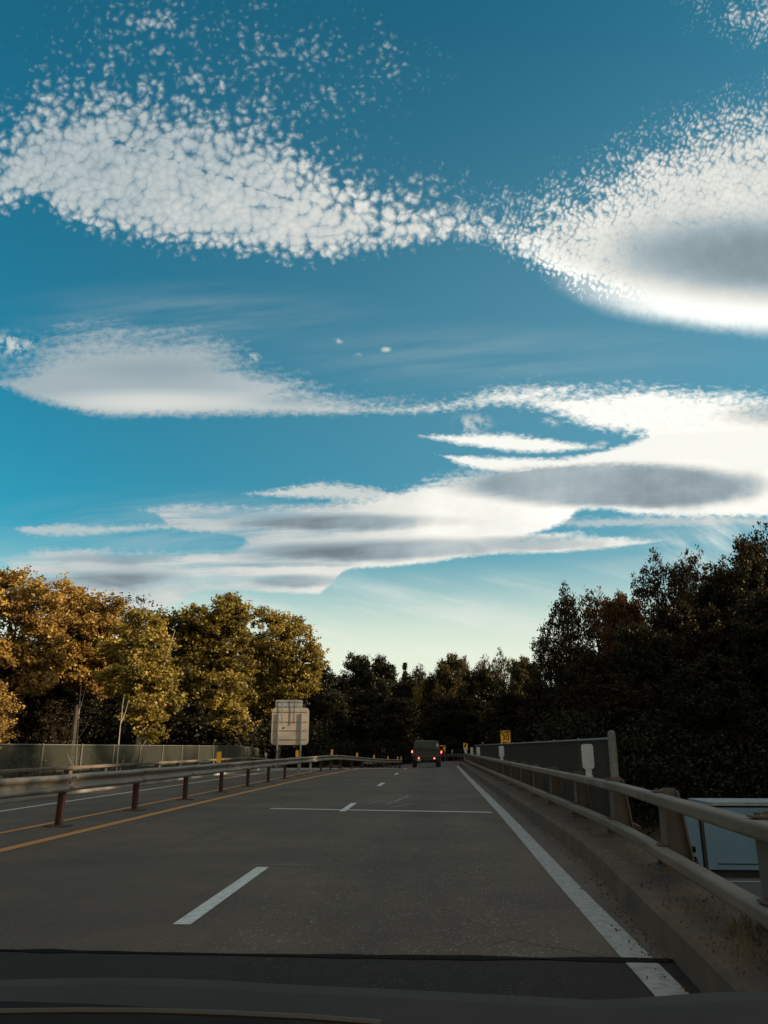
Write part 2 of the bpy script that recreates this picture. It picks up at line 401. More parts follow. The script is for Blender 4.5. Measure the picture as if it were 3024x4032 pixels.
def road_mat(name, base, dark, speck, tracks=True):
    m = bpy.data.materials.new(name); m.use_nodes = True; t = m.node_tree; b = t.nodes['Principled BSDF']
    b.inputs['Roughness'].default_value = 0.9; b.inputs['Specular IOR Level'].default_value = 0.2
    tcn = t.nodes.new('ShaderNodeTexCoord'); O = tcn.outputs['Object']
    def nz(sc, de, st=(1, 1, 1), ro=0.6):
        mp = t.nodes.new('ShaderNodeMapping'); mp.inputs['Scale'].default_value = st; t.links.new(O, mp.inputs[0])
        n = t.nodes.new('ShaderNodeTexNoise'); n.inputs['Scale'].default_value = sc; n.inputs['Detail'].default_value = de; n.inputs['Roughness'].default_value = ro
        t.links.new(mp.outputs[0], n.inputs['Vector']); return n.outputs[0]
    def rng(s, a, c, p=0.0, q=1.0):
        n = t.nodes.new('ShaderNodeMapRange'); t.links.new(s, n.inputs[0]); n.inputs[1].default_value = a; n.inputs[2].default_value = c
        n.inputs[3].default_value = p; n.inputs[4].default_value = q; return n.outputs[0]
    def mth(op, a, c):
        n = t.nodes.new('ShaderNodeMath'); n.operation = op
        for i, v in ((0, a), (1, c)):
            if isinstance(v, (int, float)): n.inputs[i].default_value = v
            else: t.links.new(v, n.inputs[i])
        return n.outputs[0]
    def mixn(f, a, c):
        x = t.nodes.new('ShaderNodeMix'); x.data_type = 'RGBA'; t.links.new(f, x.inputs[0])
        for i, v in ((6, a), (7, c)):
            if isinstance(v, tuple): x.inputs[i].default_value = (*v, 1)
            else: t.links.new(v, x.inputs[i])
        return x.outputs[2]
    c = mixn(rng(nz(0.35, 5), 0.35, 0.65), base, dark)
    c = mixn(rng(nz(2.6, 6, (1, 0.5, 1), 0.7), 0.48, 0.68, 0, 0.55), c, tuple(v * 0.62 for v in base))
    c = mixn(rng(nz(160, 2), 0.55, 0.75, 0, 0.45), c, tuple(v * 1.9 for v in base))
    c = mixn(rng(nz(60, 3, (1, 0.6, 1)), 0.5, 0.72, 0, 0.5), c, tuple(v * 0.55 for v in base))
    # pale worn stones, thickest in the right lane
    sx = t.nodes.new('ShaderNodeSeparateXYZ'); t.links.new(O, sx.inputs[0])
    lane = mth('MULTIPLY', rng(sx.outputs[0], -2.2, -0.8), rng(sx.outputs[0], 1.3, 0.5))
    vo = t.nodes.new('ShaderNodeTexVoronoi'); vo.inputs['Scale'].default_value = 26.0; t.links.new(O, vo.inputs['Vector'])
    st = mth('MULTIPLY', rng(vo.outputs['Distance'], 0.30, 0.12), rng(nz(5, 4), 0.38, 0.56))
    st = mth('MULTIPLY', st, mth('ADD', mth('MULTIPLY', lane, 0.75), 0.22))
    c = mixn(st, c, speck)
    # long darker oil streak and patches
    if tracks:
        ln = mth('SUBTRACT', 1.0, rng(mth('ABSOLUTE', mth('ADD', sx.outputs[0], 0.35), 0.0), 0.2, 0.9))
        ln = mth('MULTIPLY', ln, rng(nz(0.8, 4, (1, 0.12, 1)), 0.3, 0.7, 0.1, 0.55))
        c = mixn(ln, c, tuple(v * 0.6 for v in dark))
        c = mixn(rng(nz(1.2, 5, (1.5, 0.08, 1)), 0.55, 0.75, 0, 0.35), c, tuple(v * 0.7 for v in dark))
    # hairline cracks
    vc = t.nodes.new('ShaderNodeTexVoronoi'); vc.feature = 'DISTANCE_TO_EDGE'; vc.inputs['Scale'].default_value = 0.22
    mpp = t.nodes.new('ShaderNodeMapping'); mpp.inputs['Scale'].default_value = (1, 0.6, 1); t.links.new(O, mpp.inputs[0])
    va_ = t.nodes.new('ShaderNodeMixRGB'); va_.inputs[0].default_value = 0.16
    n2 = t.nodes.new('ShaderNodeTexNoise'); n2.inputs['Scale'].default_value = 1.6; n2.inputs['Detail'].default_value = 6; t.links.new(mpp.outputs[0], n2.inputs['Vector'])
    t.links.new(mpp.outputs[0], va_.inputs[1]); t.links.new(n2.outputs[1], va_.inputs[2]); t.links.new(va_.outputs[0], vc.inputs['Vector'])
    c = mixn(mth('MULTIPLY', rng(vc.outputs['Distance'], 0.0022, 0.0), rng(nz(0.9, 3), 0.45, 0.6, 0, 0.8)), c, (0.012, 0.011, 0.010))
    t.links.new(c, b.inputs['Base Color'])
    bn = t.nodes.new('ShaderNodeBump'); bn.inputs['Strength'].default_value = 0.6; bn.inputs['Distance'].default_value = 0.006
    t.links.new(nz(90, 3), bn.inputs['Height']); t.links.new(bn.outputs[0], b.inputs['Normal'])
    return m

def paint_mat(name, col, wear):
    m = bpy.data.materials.new(name); m.use_nodes = True; t = m.node_tree; b = t.nodes['Principled BSDF']
    b.inputs['Roughness'].default_value = 0.75
    tcn = t.nodes.new('ShaderNodeTexCoord')
    def nz(sc, de, st):
        mp = t.nodes.new('ShaderNodeMapping'); mp.inputs['Scale'].default_value = st; t.links.new(tcn.outputs['Object'], mp.inputs[0])
        n = t.nodes.new('ShaderNodeTexNoise'); n.inputs['Scale'].default_value = sc; n.inputs['Detail'].default_value = de; n.inputs['Roughness'].default_value = 0.7
        t.links.new(mp.outputs[0], n.inputs['Vector']); return n.outputs[0]
    x = t.nodes.new('ShaderNodeMix'); x.data_type = 'RGBA'
    rg = t.nodes.new('ShaderNodeMapRange'); t.links.new(nz(9, 6, (1, 1, 1)), rg.inputs[0]); rg.inputs[1].default_value = 0.45; rg.inputs[2].default_value = 0.75
    t.links.new(rg.outputs[0], x.inputs[0]); x.inputs[6].default_value = (*col, 1); x.inputs[7].default_value = (*wear, 1)
    y = t.nodes.new('ShaderNodeMix'); y.data_type = 'RGBA'
    r2 = t.nodes.new('ShaderNodeMapRange'); t.links.new(nz(30, 3, (1, 1, 1)), r2.inputs[0]); r2.inputs[1].default_value = 0.55; r2.inputs[2].default_value = 0.7; r2.inputs[4].default_value = 0.6
    t.links.new(r2.outputs[0], y.inputs[0]); t.links.new(x.outputs[2], y.inputs[6]); y.inputs[7].default_value = (*[v * 0.5 for v in wear], 1)
    t.links.new(y.outputs[2], b.inputs['Base Color'])
    return m

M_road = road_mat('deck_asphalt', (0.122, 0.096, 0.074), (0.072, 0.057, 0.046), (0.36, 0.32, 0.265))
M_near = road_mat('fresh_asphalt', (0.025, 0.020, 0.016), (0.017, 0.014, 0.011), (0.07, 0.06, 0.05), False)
M_white = paint_mat('white_marking', (0.55, 0.56, 0.54), (0.30, 0.30, 0.29))
M_whitedull = paint_mat('worn_white_marking', (0.29, 0.285, 0.27), (0.13, 0.125, 0.115))
M_yellow = paint_mat('yellow_marking', (0.50, 0.215, 0.035), (0.30, 0.145, 0.04))
M_kerb = mat('kerb_concrete', (0.115, 0.068, 0.033), 0.9, 0, (0.036, 0.025, 0.017), 1.6, 6, 0.35, 0.7, 0.5, 40, ((0.05, 0.040, 0.032), 5.0, 0.5, 0.75))
M_concrete = mat('concrete', (0.26, 0.24, 0.21), 0.9, 0, (0.17, 0.155, 0.135), 1.2, 6, 0.35, 0.7, 0.3, 20)
M_galv = mat('weathered_galvanised', (0.235, 0.20, 0.16), 0.6, 0.2, (0.16, 0.13, 0.10), 2.2, 6, 0.38, 0.68, 0.15, 60, ((0.16, 0.115, 0.075), 7.0, 0.58, 0.78), stretch=(1, 0.35, 2.2))
M_tube = mat('dull_rail_metal', (0.165, 0.122, 0.084), 0.6, 0.1, (0.080, 0.056, 0.038), 3.0, 6, 0.38, 0.68, 0.15, 80, ((0.15, 0.10, 0.062), 5.0, 0.5, 0.75), stretch=(1, 0.3, 1))
M_post = mat('bridge_post_metal', (0.095, 0.078, 0.060), 0.75, 0.15, (0.09, 0.07, 0.055), 5.0, 6, 0.35, 0.7, 0.25, 60)
M_rust = mat('weathering_steel', (0.085, 0.034, 0.020), 0.85, 0.0, (0.050, 0.022, 0.016), 12.0, 5, 0.35, 0.7, 0.4, 70)
M_bolt = mat('bolt_steel', (0.06, 0.045, 0.035), 0.7, 0.3, (0.10, 0.05, 0.03), 60.0)
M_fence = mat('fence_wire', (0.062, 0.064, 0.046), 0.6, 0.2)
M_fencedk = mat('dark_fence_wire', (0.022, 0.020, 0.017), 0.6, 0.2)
M_fpost = mat('fence_pipe', (0.13, 0.12, 0.105), 0.6, 0.2, (0.075, 0.07, 0.06), 25.0, 5, 0.35, 0.7, 0.3, 90)
M_alu = mat('sign_back_aluminium', (0.40, 0.335, 0.275), 0.6, 0.15, (0.33, 0.28, 0.235), 1.3, 5, 0.35, 0.7, 0, 10, ((0.25, 0.21, 0.18), 6.0, 0.6, 0.85))
M_steelpost = mat('galvanised_post', (0.34, 0.35, 0.34), 0.55, 0.35, (0.22, 0.22, 0.21), 6.0)
M_dkrib = mat('sign_rib', (0.16, 0.14, 0.12), 0.6, 0.3)
M_refw = mat('white_reflector', (0.38, 0.41, 0.41), 0.45, 0, (0.30, 0.32, 0.32), 20.0, 5, 0.4, 0.75)
M_refy = mat('amber_reflector', (0.80, 0.42, 0.015), 0.45, 0, (0.62, 0.31, 0.012), 15.0)
M_signy = mat('sign_yellow', (0.85, 0.45, 0.015), 0.45, 0, (0.72, 0.38, 0.012), 5.0)
M_black = mat('black_paint', (0.010, 0.009, 0.008), 0.9, spec=0.05)
M_ground = mat('ground_soil', (0.026, 0.024, 0.013), 0.95, 0, (0.040, 0.030, 0.017), 0.35, 7, 0.35, 0.7, 0.6, 6, ((0.030, 0.034, 0.014), 1.8, 0.45, 0.65))
M_lower = mat('lower_asphalt', (0.075, 0.072, 0.07), 0.85, 0, (0.05, 0.048, 0.046), 1.0, 5, 0.35, 0.7, 0.3, 60)
M_olive = mat('olive_paint', (0.040, 0.046, 0.038), 0.7, 0, (0.028, 0.032, 0.027), 5.0, 5, 0.35, 0.7)
M_canvas = mat('olive_canvas', (0.060, 0.070, 0.060), 0.9, 0, (0.035, 0.043, 0.037), 3.0, 6, 0.3, 0.7, 0.6, 6)
M_rubber = mat('tyre_rubber', (0.018, 0.017, 0.016), 0.85, 0, (0.028, 0.026, 0.024), 20.0)
M_chassis = mat('underbody', (0.02, 0.02, 0.019), 0.8, 0, (0.035, 0.033, 0.03), 8.0)
M_windowdk = mat('dark_window', (0.02, 0.023, 0.022), 0.12)
M_windowlt = mat('clear_plastic_window', (0.45, 0.45, 0.42), 0.3, 0, (0.20, 0.21, 0.2), 5.0)
M_brake = mat('lit_tail_lamp', (0.5, 0.02, 0.02), 0.3, emit=((1.0, 0.02, 0.015), 2.2))
M_lampcore = mat('lit_lamp_core', (0.8, 0.5, 0.45), 0.3, emit=((1.0, 0.26, 0.20), 2.6))
M_boxpaint = mat('pale_blue_panel', (0.15, 0.265, 0.35), 0.5, 0, (0.12, 0.215, 0.29), 1.2, 5, 0.35, 0.7, 0, 10, ((0.09, 0.11, 0.12), 5.0, 0.62, 0.85))
M_boxedge = mat('truck_trim', (0.30, 0.33, 0.34), 0.45, 0.2, (0.20, 0.22, 0.23), 4.0)
M_maroon = mat('maroon_paint', (0.085, 0.022, 0.024), 0.35, 0, (0.06, 0.018, 0.018), 3.0)
M_hood = mat('dusty_dark_paint', (0.036, 0.028, 0.0215), 0.75, 0.0, (0.028, 0.022, 0.017), 4.0, spec=0.2)
M_cowl = mat('cowl_plastic', (0.010, 0.008, 0.007), 0.9, 0, (0.018, 0.015, 0.012), 8.0, spec=0.15)
M_trim = mat('wiper_trim', (0.045, 0.036, 0.027), 0.6)
M_bark = mat('grey_bark', (0.050, 0.036, 0.026), 0.9, 0, (0.028, 0.021, 0.016), 6.0, 5, 0.35, 0.7, 0.4, 20, stretch=(1, 1, 0.3))
M_birch = mat('pale_bark', (0.26, 0.22, 0.17), 0.8, 0, (0.12, 0.095, 0.075), 5.0, 5, 0.45, 0.75, 0.2, 20)
M_weed = mat('dry_weed', (0.15, 0.115, 0.06), 0.8, 0, (0.08, 0.065, 0.035), 12.0)

def leaf_mat(name, pal, trans=0.35):
    m = bpy.data.materials.new(name); m.use_nodes = True; t = m.node_tree; t.nodes.clear()
    at_ = t.nodes.new('ShaderNodeAttribute'); at_.attribute_name = 'tone'
    cr = t.nodes.new('ShaderNodeValToRGB'); t.links.new(at_.outputs['Fac'], cr.inputs[0])
    e = cr.color_ramp.elements
    while len(e) < len(pal): e.new(0.5)
    for i, (p, c) in enumerate(zip(e, pal)): p.position = i / (len(pal) - 1); p.color = (*c, 1)
    d = t.nodes.new('ShaderNodeBsdfDiffuse'); tr = t.nodes.new('ShaderNodeBsdfTranslucent'); gl = t.nodes.new('ShaderNodeBsdfGlossy'); gl.inputs['Roughness'].default_value = 0.45
    t.links.new(cr.outputs[0], d.inputs[0]); t.links.new(cr.outputs[0], tr.inputs[0]); gl.inputs[0].default_value = (0.8, 0.8, 0.7, 1)
    mxs = t.nodes.new('ShaderNodeMixShader'); mxs.inputs[0].default_value = trans; t.links.new(d.outputs[0], mxs.inputs[1]); t.links.new(tr.outputs[0], mxs.inputs[2])
    m2 = t.nodes.new('ShaderNodeMixShader'); m2.inputs[0].default_value = 0.015; t.links.new(mxs.outputs[0], m2.inputs[1]); t.links.new(gl.outputs[0], m2.inputs[2])
    o = t.nodes.new('ShaderNodeOutputMaterial'); t.links.new(m2.outputs[0], o.inputs[0])
    return m
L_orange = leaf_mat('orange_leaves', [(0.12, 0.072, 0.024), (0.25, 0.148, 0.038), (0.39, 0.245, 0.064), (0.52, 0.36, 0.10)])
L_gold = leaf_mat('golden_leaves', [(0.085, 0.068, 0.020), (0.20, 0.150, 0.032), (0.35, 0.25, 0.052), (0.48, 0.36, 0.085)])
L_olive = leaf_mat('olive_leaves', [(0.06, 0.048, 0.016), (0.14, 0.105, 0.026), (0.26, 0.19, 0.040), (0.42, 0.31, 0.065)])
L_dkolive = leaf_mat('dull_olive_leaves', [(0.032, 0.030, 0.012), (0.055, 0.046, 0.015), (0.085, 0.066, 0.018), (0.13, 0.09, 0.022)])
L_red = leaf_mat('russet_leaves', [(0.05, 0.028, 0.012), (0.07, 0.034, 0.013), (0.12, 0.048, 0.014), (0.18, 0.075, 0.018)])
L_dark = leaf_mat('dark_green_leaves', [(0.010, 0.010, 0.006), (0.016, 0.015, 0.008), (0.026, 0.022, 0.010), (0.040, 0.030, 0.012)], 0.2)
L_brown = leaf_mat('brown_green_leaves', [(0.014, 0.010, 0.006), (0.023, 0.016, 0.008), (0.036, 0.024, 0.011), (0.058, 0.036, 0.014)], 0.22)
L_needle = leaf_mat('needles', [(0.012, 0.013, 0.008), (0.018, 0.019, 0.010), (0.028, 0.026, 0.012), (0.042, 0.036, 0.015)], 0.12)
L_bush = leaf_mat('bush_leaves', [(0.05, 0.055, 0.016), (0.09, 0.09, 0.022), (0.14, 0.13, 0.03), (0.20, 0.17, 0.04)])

# ------------------------------------------------------------------ the lie of the land and of the road
def sms(x, a, b):
    t = min(1.0, max(0.0, (x - a) / (b - a))); return t * t * (3 - 2 * t)
def rz(x, y):                          # height of the road surface
    s = sms(y, 52, 86)
    return -(0.06 + 0.115 * (2.2 - max(-7.5, min(3.0, x)))) * s
def interp(tab, y):
    if y <= tab[0][0]: return tab[0][1]
    for (a, b), (c, d) in zip(tab, tab[1:]):
        if y <= c: return b + (d - b) * (y - a) / (c - a)
    return tab[-1][1]
def smooth_path(pts, step=1.2):        # Catmull-Rom through (x, y)
    P = [Vector((p[0], p[1], 0)) for p in pts]; out = []
    P = [P[0] * 2 - P[1]] + P + [P[-1] * 2 - P[-2]]
    for i in range(1, len(P) - 2):
        a, b, c, d = P[i - 1:i + 3]; n = max(2, int((c - b).length / step))
        for k in range(n):
            t = k / n
            out.append(0.5 * ((2 * b) + (c - a) * t + (2 * a - 5 * b + 4 * c - d) * t * t + (3 * b - a - 3 * c + d) * t ** 3))
    out.append(P[-2]); return out
def along(path, s):
    for a, b in zip(path, path[1:]):
        l = (b - a).length
        if s <= l: return a + (b - a) * (s / l), (b - a).normalized()
        s -= l
    return path[-1], (path[-1] - path[-2]).normalized()
def plen(path): return sum((b - a).length for a, b in zip(path, path[1:]))
def at_y(path, y):
    s = 0
    for a, b in zip(path, path[1:]):
        if a.y <= y <= b.y: return s + (b - a).length * (y - a.y) / (b.y - a.y)
        s += (b - a).length
    return s
right_edge = smooth_path([(1.36, -12), (1.37, 0), (1.40, 8), (1.49, 15), (1.56, 22), (1.68, 40), (1.82, 55), (1.95, 68), (1.9, 80), (0.6, 93), (-2.6, 104), (-8.2, 113), (-15.5, 119), (-25, 123), (-45, 127)])
left_yel = smooth_path([(-6.15, -12), (-6.15, 10), (-6.15, 25), (-5.95, 38), (-5.55, 48), (-4.9, 60), (-4.0, 70), (-3.0, 80), (-4.2, 92), (-8.5, 102), (-15, 108.5), (-24, 112.5), (-45, 116)])
lane_mid = [Vector((x, y, 0)) for x, y in [(-2.10, -12), (-2.10, 20), (-2.08, 35), (-2.04, 45), (-1.96, 58), (-1.8, 66)]]
wb_path = smooth_path([(-6.85, -12), (-6.85, 10), (-6.85, 30), (-6.85, 42), (-6.62, 54), (-5.85, 62), (-4.95, 68), (-4.1, 74), (-3.45, 80), (-3.55, 87), (-6.2, 97), (-12, 104.5), (-20, 109)], 0.9)
rr_path = smooth_path([(1.98, -9), (1.98, 3), (2.05, 5.2), (2.22, 8), (2.42, 11.6), (2.46, 20), (2.52, 45), (2.62, 67)], 0.9)

def ground_z(x, y):
    z = -0.35
    # lower highway corridor crossing beneath
    c = 34.0; lip = 27.5 if x > -20 else 27.5
    d = abs(y - c)
    cut = 1.0 - sms(d, 14.0, 25.5)
    z = z + cut * (-5.2 - z)
    if x > 8: z += (sms(x, 14, 60) * 2.0 + sms(x, 14, 60) * sms(y, 55, 100) * 5.0) * (1 - cut)
    if x < -22: z += sms(-x, 22, 60) * 0.8 * (1 - cut)
    if y > 84: z -= 1.0 * sms(y, 84, 95)
    if y > 130: z += sms(y, 130, 220) * 3.0
    if -9 < x < 5 and y > 60: z = min(z, rz(x, y) - 0.25)
    return z
def grid(name, xs, ys, zf, m):
    v = [(x, y, zf(x, y)) for y in ys for x in xs]; n = len(xs)
    f = [(j * n + i, j * n + i + 1, (j + 1) * n + i + 1, (j + 1) * n + i) for j in range(len(ys) - 1) for i in range(n - 1)]
    me = bpy.data.meshes.new(name); me.from_pydata(v, [], f); me.materials.append(m)
    for p in me.polygons: p.use_smooth = True
    o = bpy.data.objects.new(name, me); COL.objects.link(o); return o
xs = [-1500, -800, -400, -200, -120, -80] + [-60 + 2.5 * i for i in range(57)] + [100, 140, 200, 400, 800, 1500]
ys = [-1500, -800, -400, -200, -100, -60, -40] + [-25 + 2.0 * i for i in range(95)] + [175, 190, 210, 240, 300, 420, 700, 1100, 1500]
tag(grid('ground', xs, ys, ground_z, M_ground), kind='structure')

def strip(name, xl, xr, y0, y1, m, zo=0.0, zf=None, step=1.5, parent=None, nx=6):
    n = max(2, int((y1 - y0) / step)); yy = [y0 + (y1 - y0) * i / n for i in range(n + 1)]
    v = []; 
    for y in yy:
        a, b = xl(y), xr(y)
        for k in range(nx + 1):
            x = a + (b - a) * k / nx; v.append((x, y, (zf or rz)(x, y) + zo))
    n1 = nx + 1
    f = [(j * n1 + i, j * n1 + i + 1, (j + 1) * n1 + i + 1, (j + 1) * n1 + i) for j in range(n) for i in range(nx)]
    me = bpy.data.meshes.new(name); me.from_pydata(v, [], f); me.materials.append(m)
    for p in me.polygons: p.use_smooth = True
    o = bpy.data.objects.new(name, me); COL.objects.link(o)
    if parent: o.parent = parent
    return o
def ribbon(name, path, w, m, zo, parent=None, zf=None, s0=0, s1=None, step=0.7, end_skew=0.0):
    L = plen(path); s1 = L if s1 is None else min(s1, L); n = max(2, int((s1 - s0) / step)); v = []
    for i in range(n + 1):
        p, d = along(path, s0 + (s1 - s0) * i / n); side = Vector((d.y, -d.x, 0))
        for k in (-1, 1):
            q = p + side * (w / 2 * k); v.append((q.x, q.y, (zf or rz)(q.x, q.y) + zo))
    f = [(2 * i, 2 * i + 1, 2 * i + 3, 2 * i + 2) for i in range(n)]
    me = bpy.data.meshes.new(name); me.from_pydata(v, [], f); me.materials.append(m)
    o = bpy.data.objects.new(name, me); COL.objects.link(o)
    if parent: o.parent = parent
    return o
def left_z(x, y):                      # the opposite roadway falls gently away
    return rz(x, y) - 0.012 * max(0.0, -7.2 - x) * 1.6
def all_z(x, y): return left_z(x, y)
XL_END = -12.2
# near pavement, up to the open joint
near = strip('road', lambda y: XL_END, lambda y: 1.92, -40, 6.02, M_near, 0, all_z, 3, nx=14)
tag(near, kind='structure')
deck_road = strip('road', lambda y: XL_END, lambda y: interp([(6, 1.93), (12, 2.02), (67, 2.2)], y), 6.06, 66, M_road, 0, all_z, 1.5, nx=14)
tag(deck_road, kind='structure')
# beyond the bridge the carriageway turns away to the left
mb = MB()
E_ = right_edge; n_ = 70; i0 = at_y(E_, 65.9); i1 = plen(E_)
rows = []
for i in range(n_ + 1):
    p, d = along(E_, i0 + (i1 - i0) * i / n_); side = Vector((-d.y, d.x, 0)); row = []
    for k in range(9):
        q = p + side * (-1.4 + (15.9) * k / 8); row.append((q.x, q.y, rz(q.x, q.y) - 0.004))
    rows.append(row)
for a, b in zip(rows, rows[1:]):
    for k in range(8): mb.quad(a[k], a[k + 1], b[k + 1], b[k])
tag(mb.build('road', M_road), kind='structure')
# the open joint at the start of the deck: a dark ragged gap
mb = MB(); pr = random.Random(3); last = None
for i in range(61):
    x = XL_END + (1.92 - XL_END) * i / 60; y = 6.04 + 0.012 * math.sin(x * 1.3) ; w = 0.016 + pr.random() ** 2 * 0.05
    cur = ((x, y - w, 0.005 + all_z(x, y)), (x, y + w, 0.005 + all_z(x, y)))
    if last: mb.quad(last[0], cur[0], cur[1], last[1])
    last = cur
jo = mb.build('joint_gap', M_black, near)
# markings on the road (children of the surface they lie on)
e = ribbon('edge_line', right_edge, 0.215, M_whitedull, 0.004, deck_road, s0=at_y(right_edge, 6.1), s1=at_y(right_edge, 65.5), zf=all_z); tag(e, 'worn white edge line')
e = ribbon('edge_line', right_edge, 0.215, M_whitedull, 0.004, near, s0=2, s1=at_y(right_edge, 5.98), zf=all_z)
e = ribbon('edge_line', left_yel, 0.21, M_yellow, 0.004, deck_road, s0=at_y(left_yel, 6.1), s1=at_y(left_yel, 65.9), zf=all_z); tag(e, 'orange-yellow edge line')
e = ribbon('edge_line', left_yel, 0.21, M_yellow, 0.004, near, s0=2, s1=at_y(left_yel, 5.98), zf=all_z)
yel2 = smooth_path([(-7.42, -12), (-7.42, 30), (-7.42, 45), (-7.6, 62)])
e = ribbon('edge_line', yel2, 0.16, M_yellow, 0.004, deck_road, zf=all_z, s0=18.2); tag(e, 'thin yellow edge line beyond the guardrail')
whl = smooth_path([(-10.35, -12), (-10.35, 30), (-10.3, 63)])
e = ribbon('edge_line', whl, 0.15, M_white, 0.004, deck_road, zf=all_z, s0=18.2); tag(e, 'thin white edge line at the far kerb')
for y0, y1 in ((6.96, 10.15), (18.75, 21.5), (30.9, 33.7), (43.6, 46.5), (55.6, 58.9)):
    mb = MB(); n = 8; pr = random.Random(int(y0))
    for i in range(n):
        a = y0 + (y1 - y0) * i / n; b = y0 + (y1 - y0) * (i + 1) / n
        xa, xb = interp([(q.y, q.x) for q in lane_mid], a), interp([(q.y, q.x) for q in lane_mid], b)
        w = 0.075
        mb.quad((xa - w, a, rz(xa, a) + 0.004), (xa + w, a, rz(xa, a) + 0.004), (xb + w, b, rz(xb, b) + 0.004), (xb - w, b, rz(xb, b) + 0.004))
    mb.build('lane_dash', M_white, deck_road)
def cross_line(name, x0, y0, x1, y1, w, m, zo=0.008, amp=0.0):
    mb = MB(); n = 24
    for i in range(n):
        a, b = i / n, (i + 1) / n
        P = [(x0 + (x1 - x0) * t, y0 + (y1 - y0) * t + amp * math.sin(9 * t)) for t in (a, b)]
        (xa, ya), (xb, yb) = P
        mb.quad((xa, ya - w / 2, all_z(xa, ya) + zo), (xb, yb - w / 2, all_z(xb, yb) + zo), (xb, yb + w / 2, all_z(xb, yb) + zo), (xa, ya + w / 2, all_z(xa, ya) + zo))
    return mb.build(name, m, deck_road)
cross_line('expansion_joint', -3.9, 19.42, 1.30, 18.60, 0.20, M_white, amp=0.01)
cross_line('joint_dark_strip', -6.0, 19.70, 1.95, 18.47, 0.03, M_near, 0.003, 0.01)  # thin dark line continuing the joint past its pale ends
cross_line('expansion_joint', -5.2, 55.7, 1.45, 54.9, 0.10, M_whitedull)
# scuffed patches of worn stone in the near lanes
def scuff(cx, cy, L, w, ang, seed):
    pr = random.Random(seed); mb = MB(); c, s = math.cos(ang), math.sin(ang); n = 14; prev = None
    for i in range(n + 1):
        t = i / n; wd = w * math.sin(math.pi * (0.05 + 0.9 * t)) * (0.5 + pr.random()); off = (pr.random() - 0.5) * w
        px, py = cx + c * L * (t - 0.5) - s * off, cy + s * L * (t - 0.5) + c * off
        cur = ((px + s * wd, py - c * wd), (px - s * wd, py + c * wd))
        if prev: mb.quad(*[(q[0], q[1], rz(*q) + 0.003) for q in (prev[0], cur[0], cur[1], prev[1])])
        prev = cur
    return mb.build('scuff_mark', M_scuff, deck_road)
M_scuff = mat('scuffed_stone', (0.19, 0.18, 0.165), 0.85, 0, (0.13, 0.125, 0.115), 14.0, 5, 0.4, 0.6)
scuff(-0.95, 23.2, 5.0, 0.05, 1.45, 1); scuff(-0.75, 20.8, 1.8, 0.04, 1.2, 5); scuff(-1.55, 21.8, 1.9, 0.035, 1.3, 2); scuff(-1.9, 10.4, 0.9, 0.02, 0.05, 3)
# concrete bridge beneath
br = empty('bridge', (-5, 34, -0.3)); tag(br, 'concrete road bridge carrying both carriageways over the lower road', 'bridge')
def at_local(mb, name, m, parent, **k):
    o = mb.build(name, m, None, **k); o.parent = parent; o.matrix_parent_inverse = Matrix.Translation(parent.location).inverted(); return o
at_local(MB().box((-5.2, 34.6, -0.35), (16.6, 57.0, 0.42)), 'deck_slab', M_concrete, br)
for x in (-12, -8.6, -5.2, -1.8, 1.6): at_local(MB().box((x, 34.6, -0.96), (0.5, 56.8, 0.8)), 'girder', M_rust, br)
for y in (21.5, 47.5):
    at_local(MB().box((-5.2, y, -1.72), (16, 1.0, 0.7)), 'pier_cap', M_concrete, br)
    for x in (-11, -5.2, 0.6): at_local(MB().tube([(x, y, -2.05), (x, y, -5.6)], 0.5, 12), 'pier', M_concrete, br)

# kerbs of the bridge
def path3(path, s0, s1, step, z=lambda x, y: rz(x, y)):
    n = max(1, int((s1 - s0) / step)); out = []
    for i in range(n + 1):
        p, d = along(path, s0 + (s1 - s0) * i / n); out.append((p.x, p.y, z(p.x, p.y)))
    return out
L_rr = plen(rr_path)
kerb_prof = [(-0.48, -0.5), (-0.48, -0.02), (-0.455, 0.19), (-0.42, 0.215), (0.48, 0.225), (0.50, 0.20), (0.50, -0.5)]
kj = [0.0, 12.6, 20.8, 29.5, 38, 46.5, 55, 63.5, L_rr]
for a, b in zip(kj, kj[1:]):
    k_ = MB().sweep(kerb_prof, path3(rr_path, a + 0.008, b - 0.008, 1.0)).build('kerb', M_kerb); tag(k_, kind='structure')
lk_path = smooth_path([(-12.55, -12), (-12.55, 30), (-12.6, 64), (-13.3, 78)], 1.0)
lz = lambda x, y: all_z(-11, y)
for a, b in ((0, 30), (30.02, 60), (60.02, plen(lk_path))):
    k_ = MB().sweep([(0.42, -0.5), (0.42, 0.0), (0.40, 0.17), (0.37, 0.19), (-0.55, 0.20), (-0.58, -0.5)], path3(lk_path, a, b, 1.5, lz)).build('kerb', M_concrete); tag(k_, kind='structure')

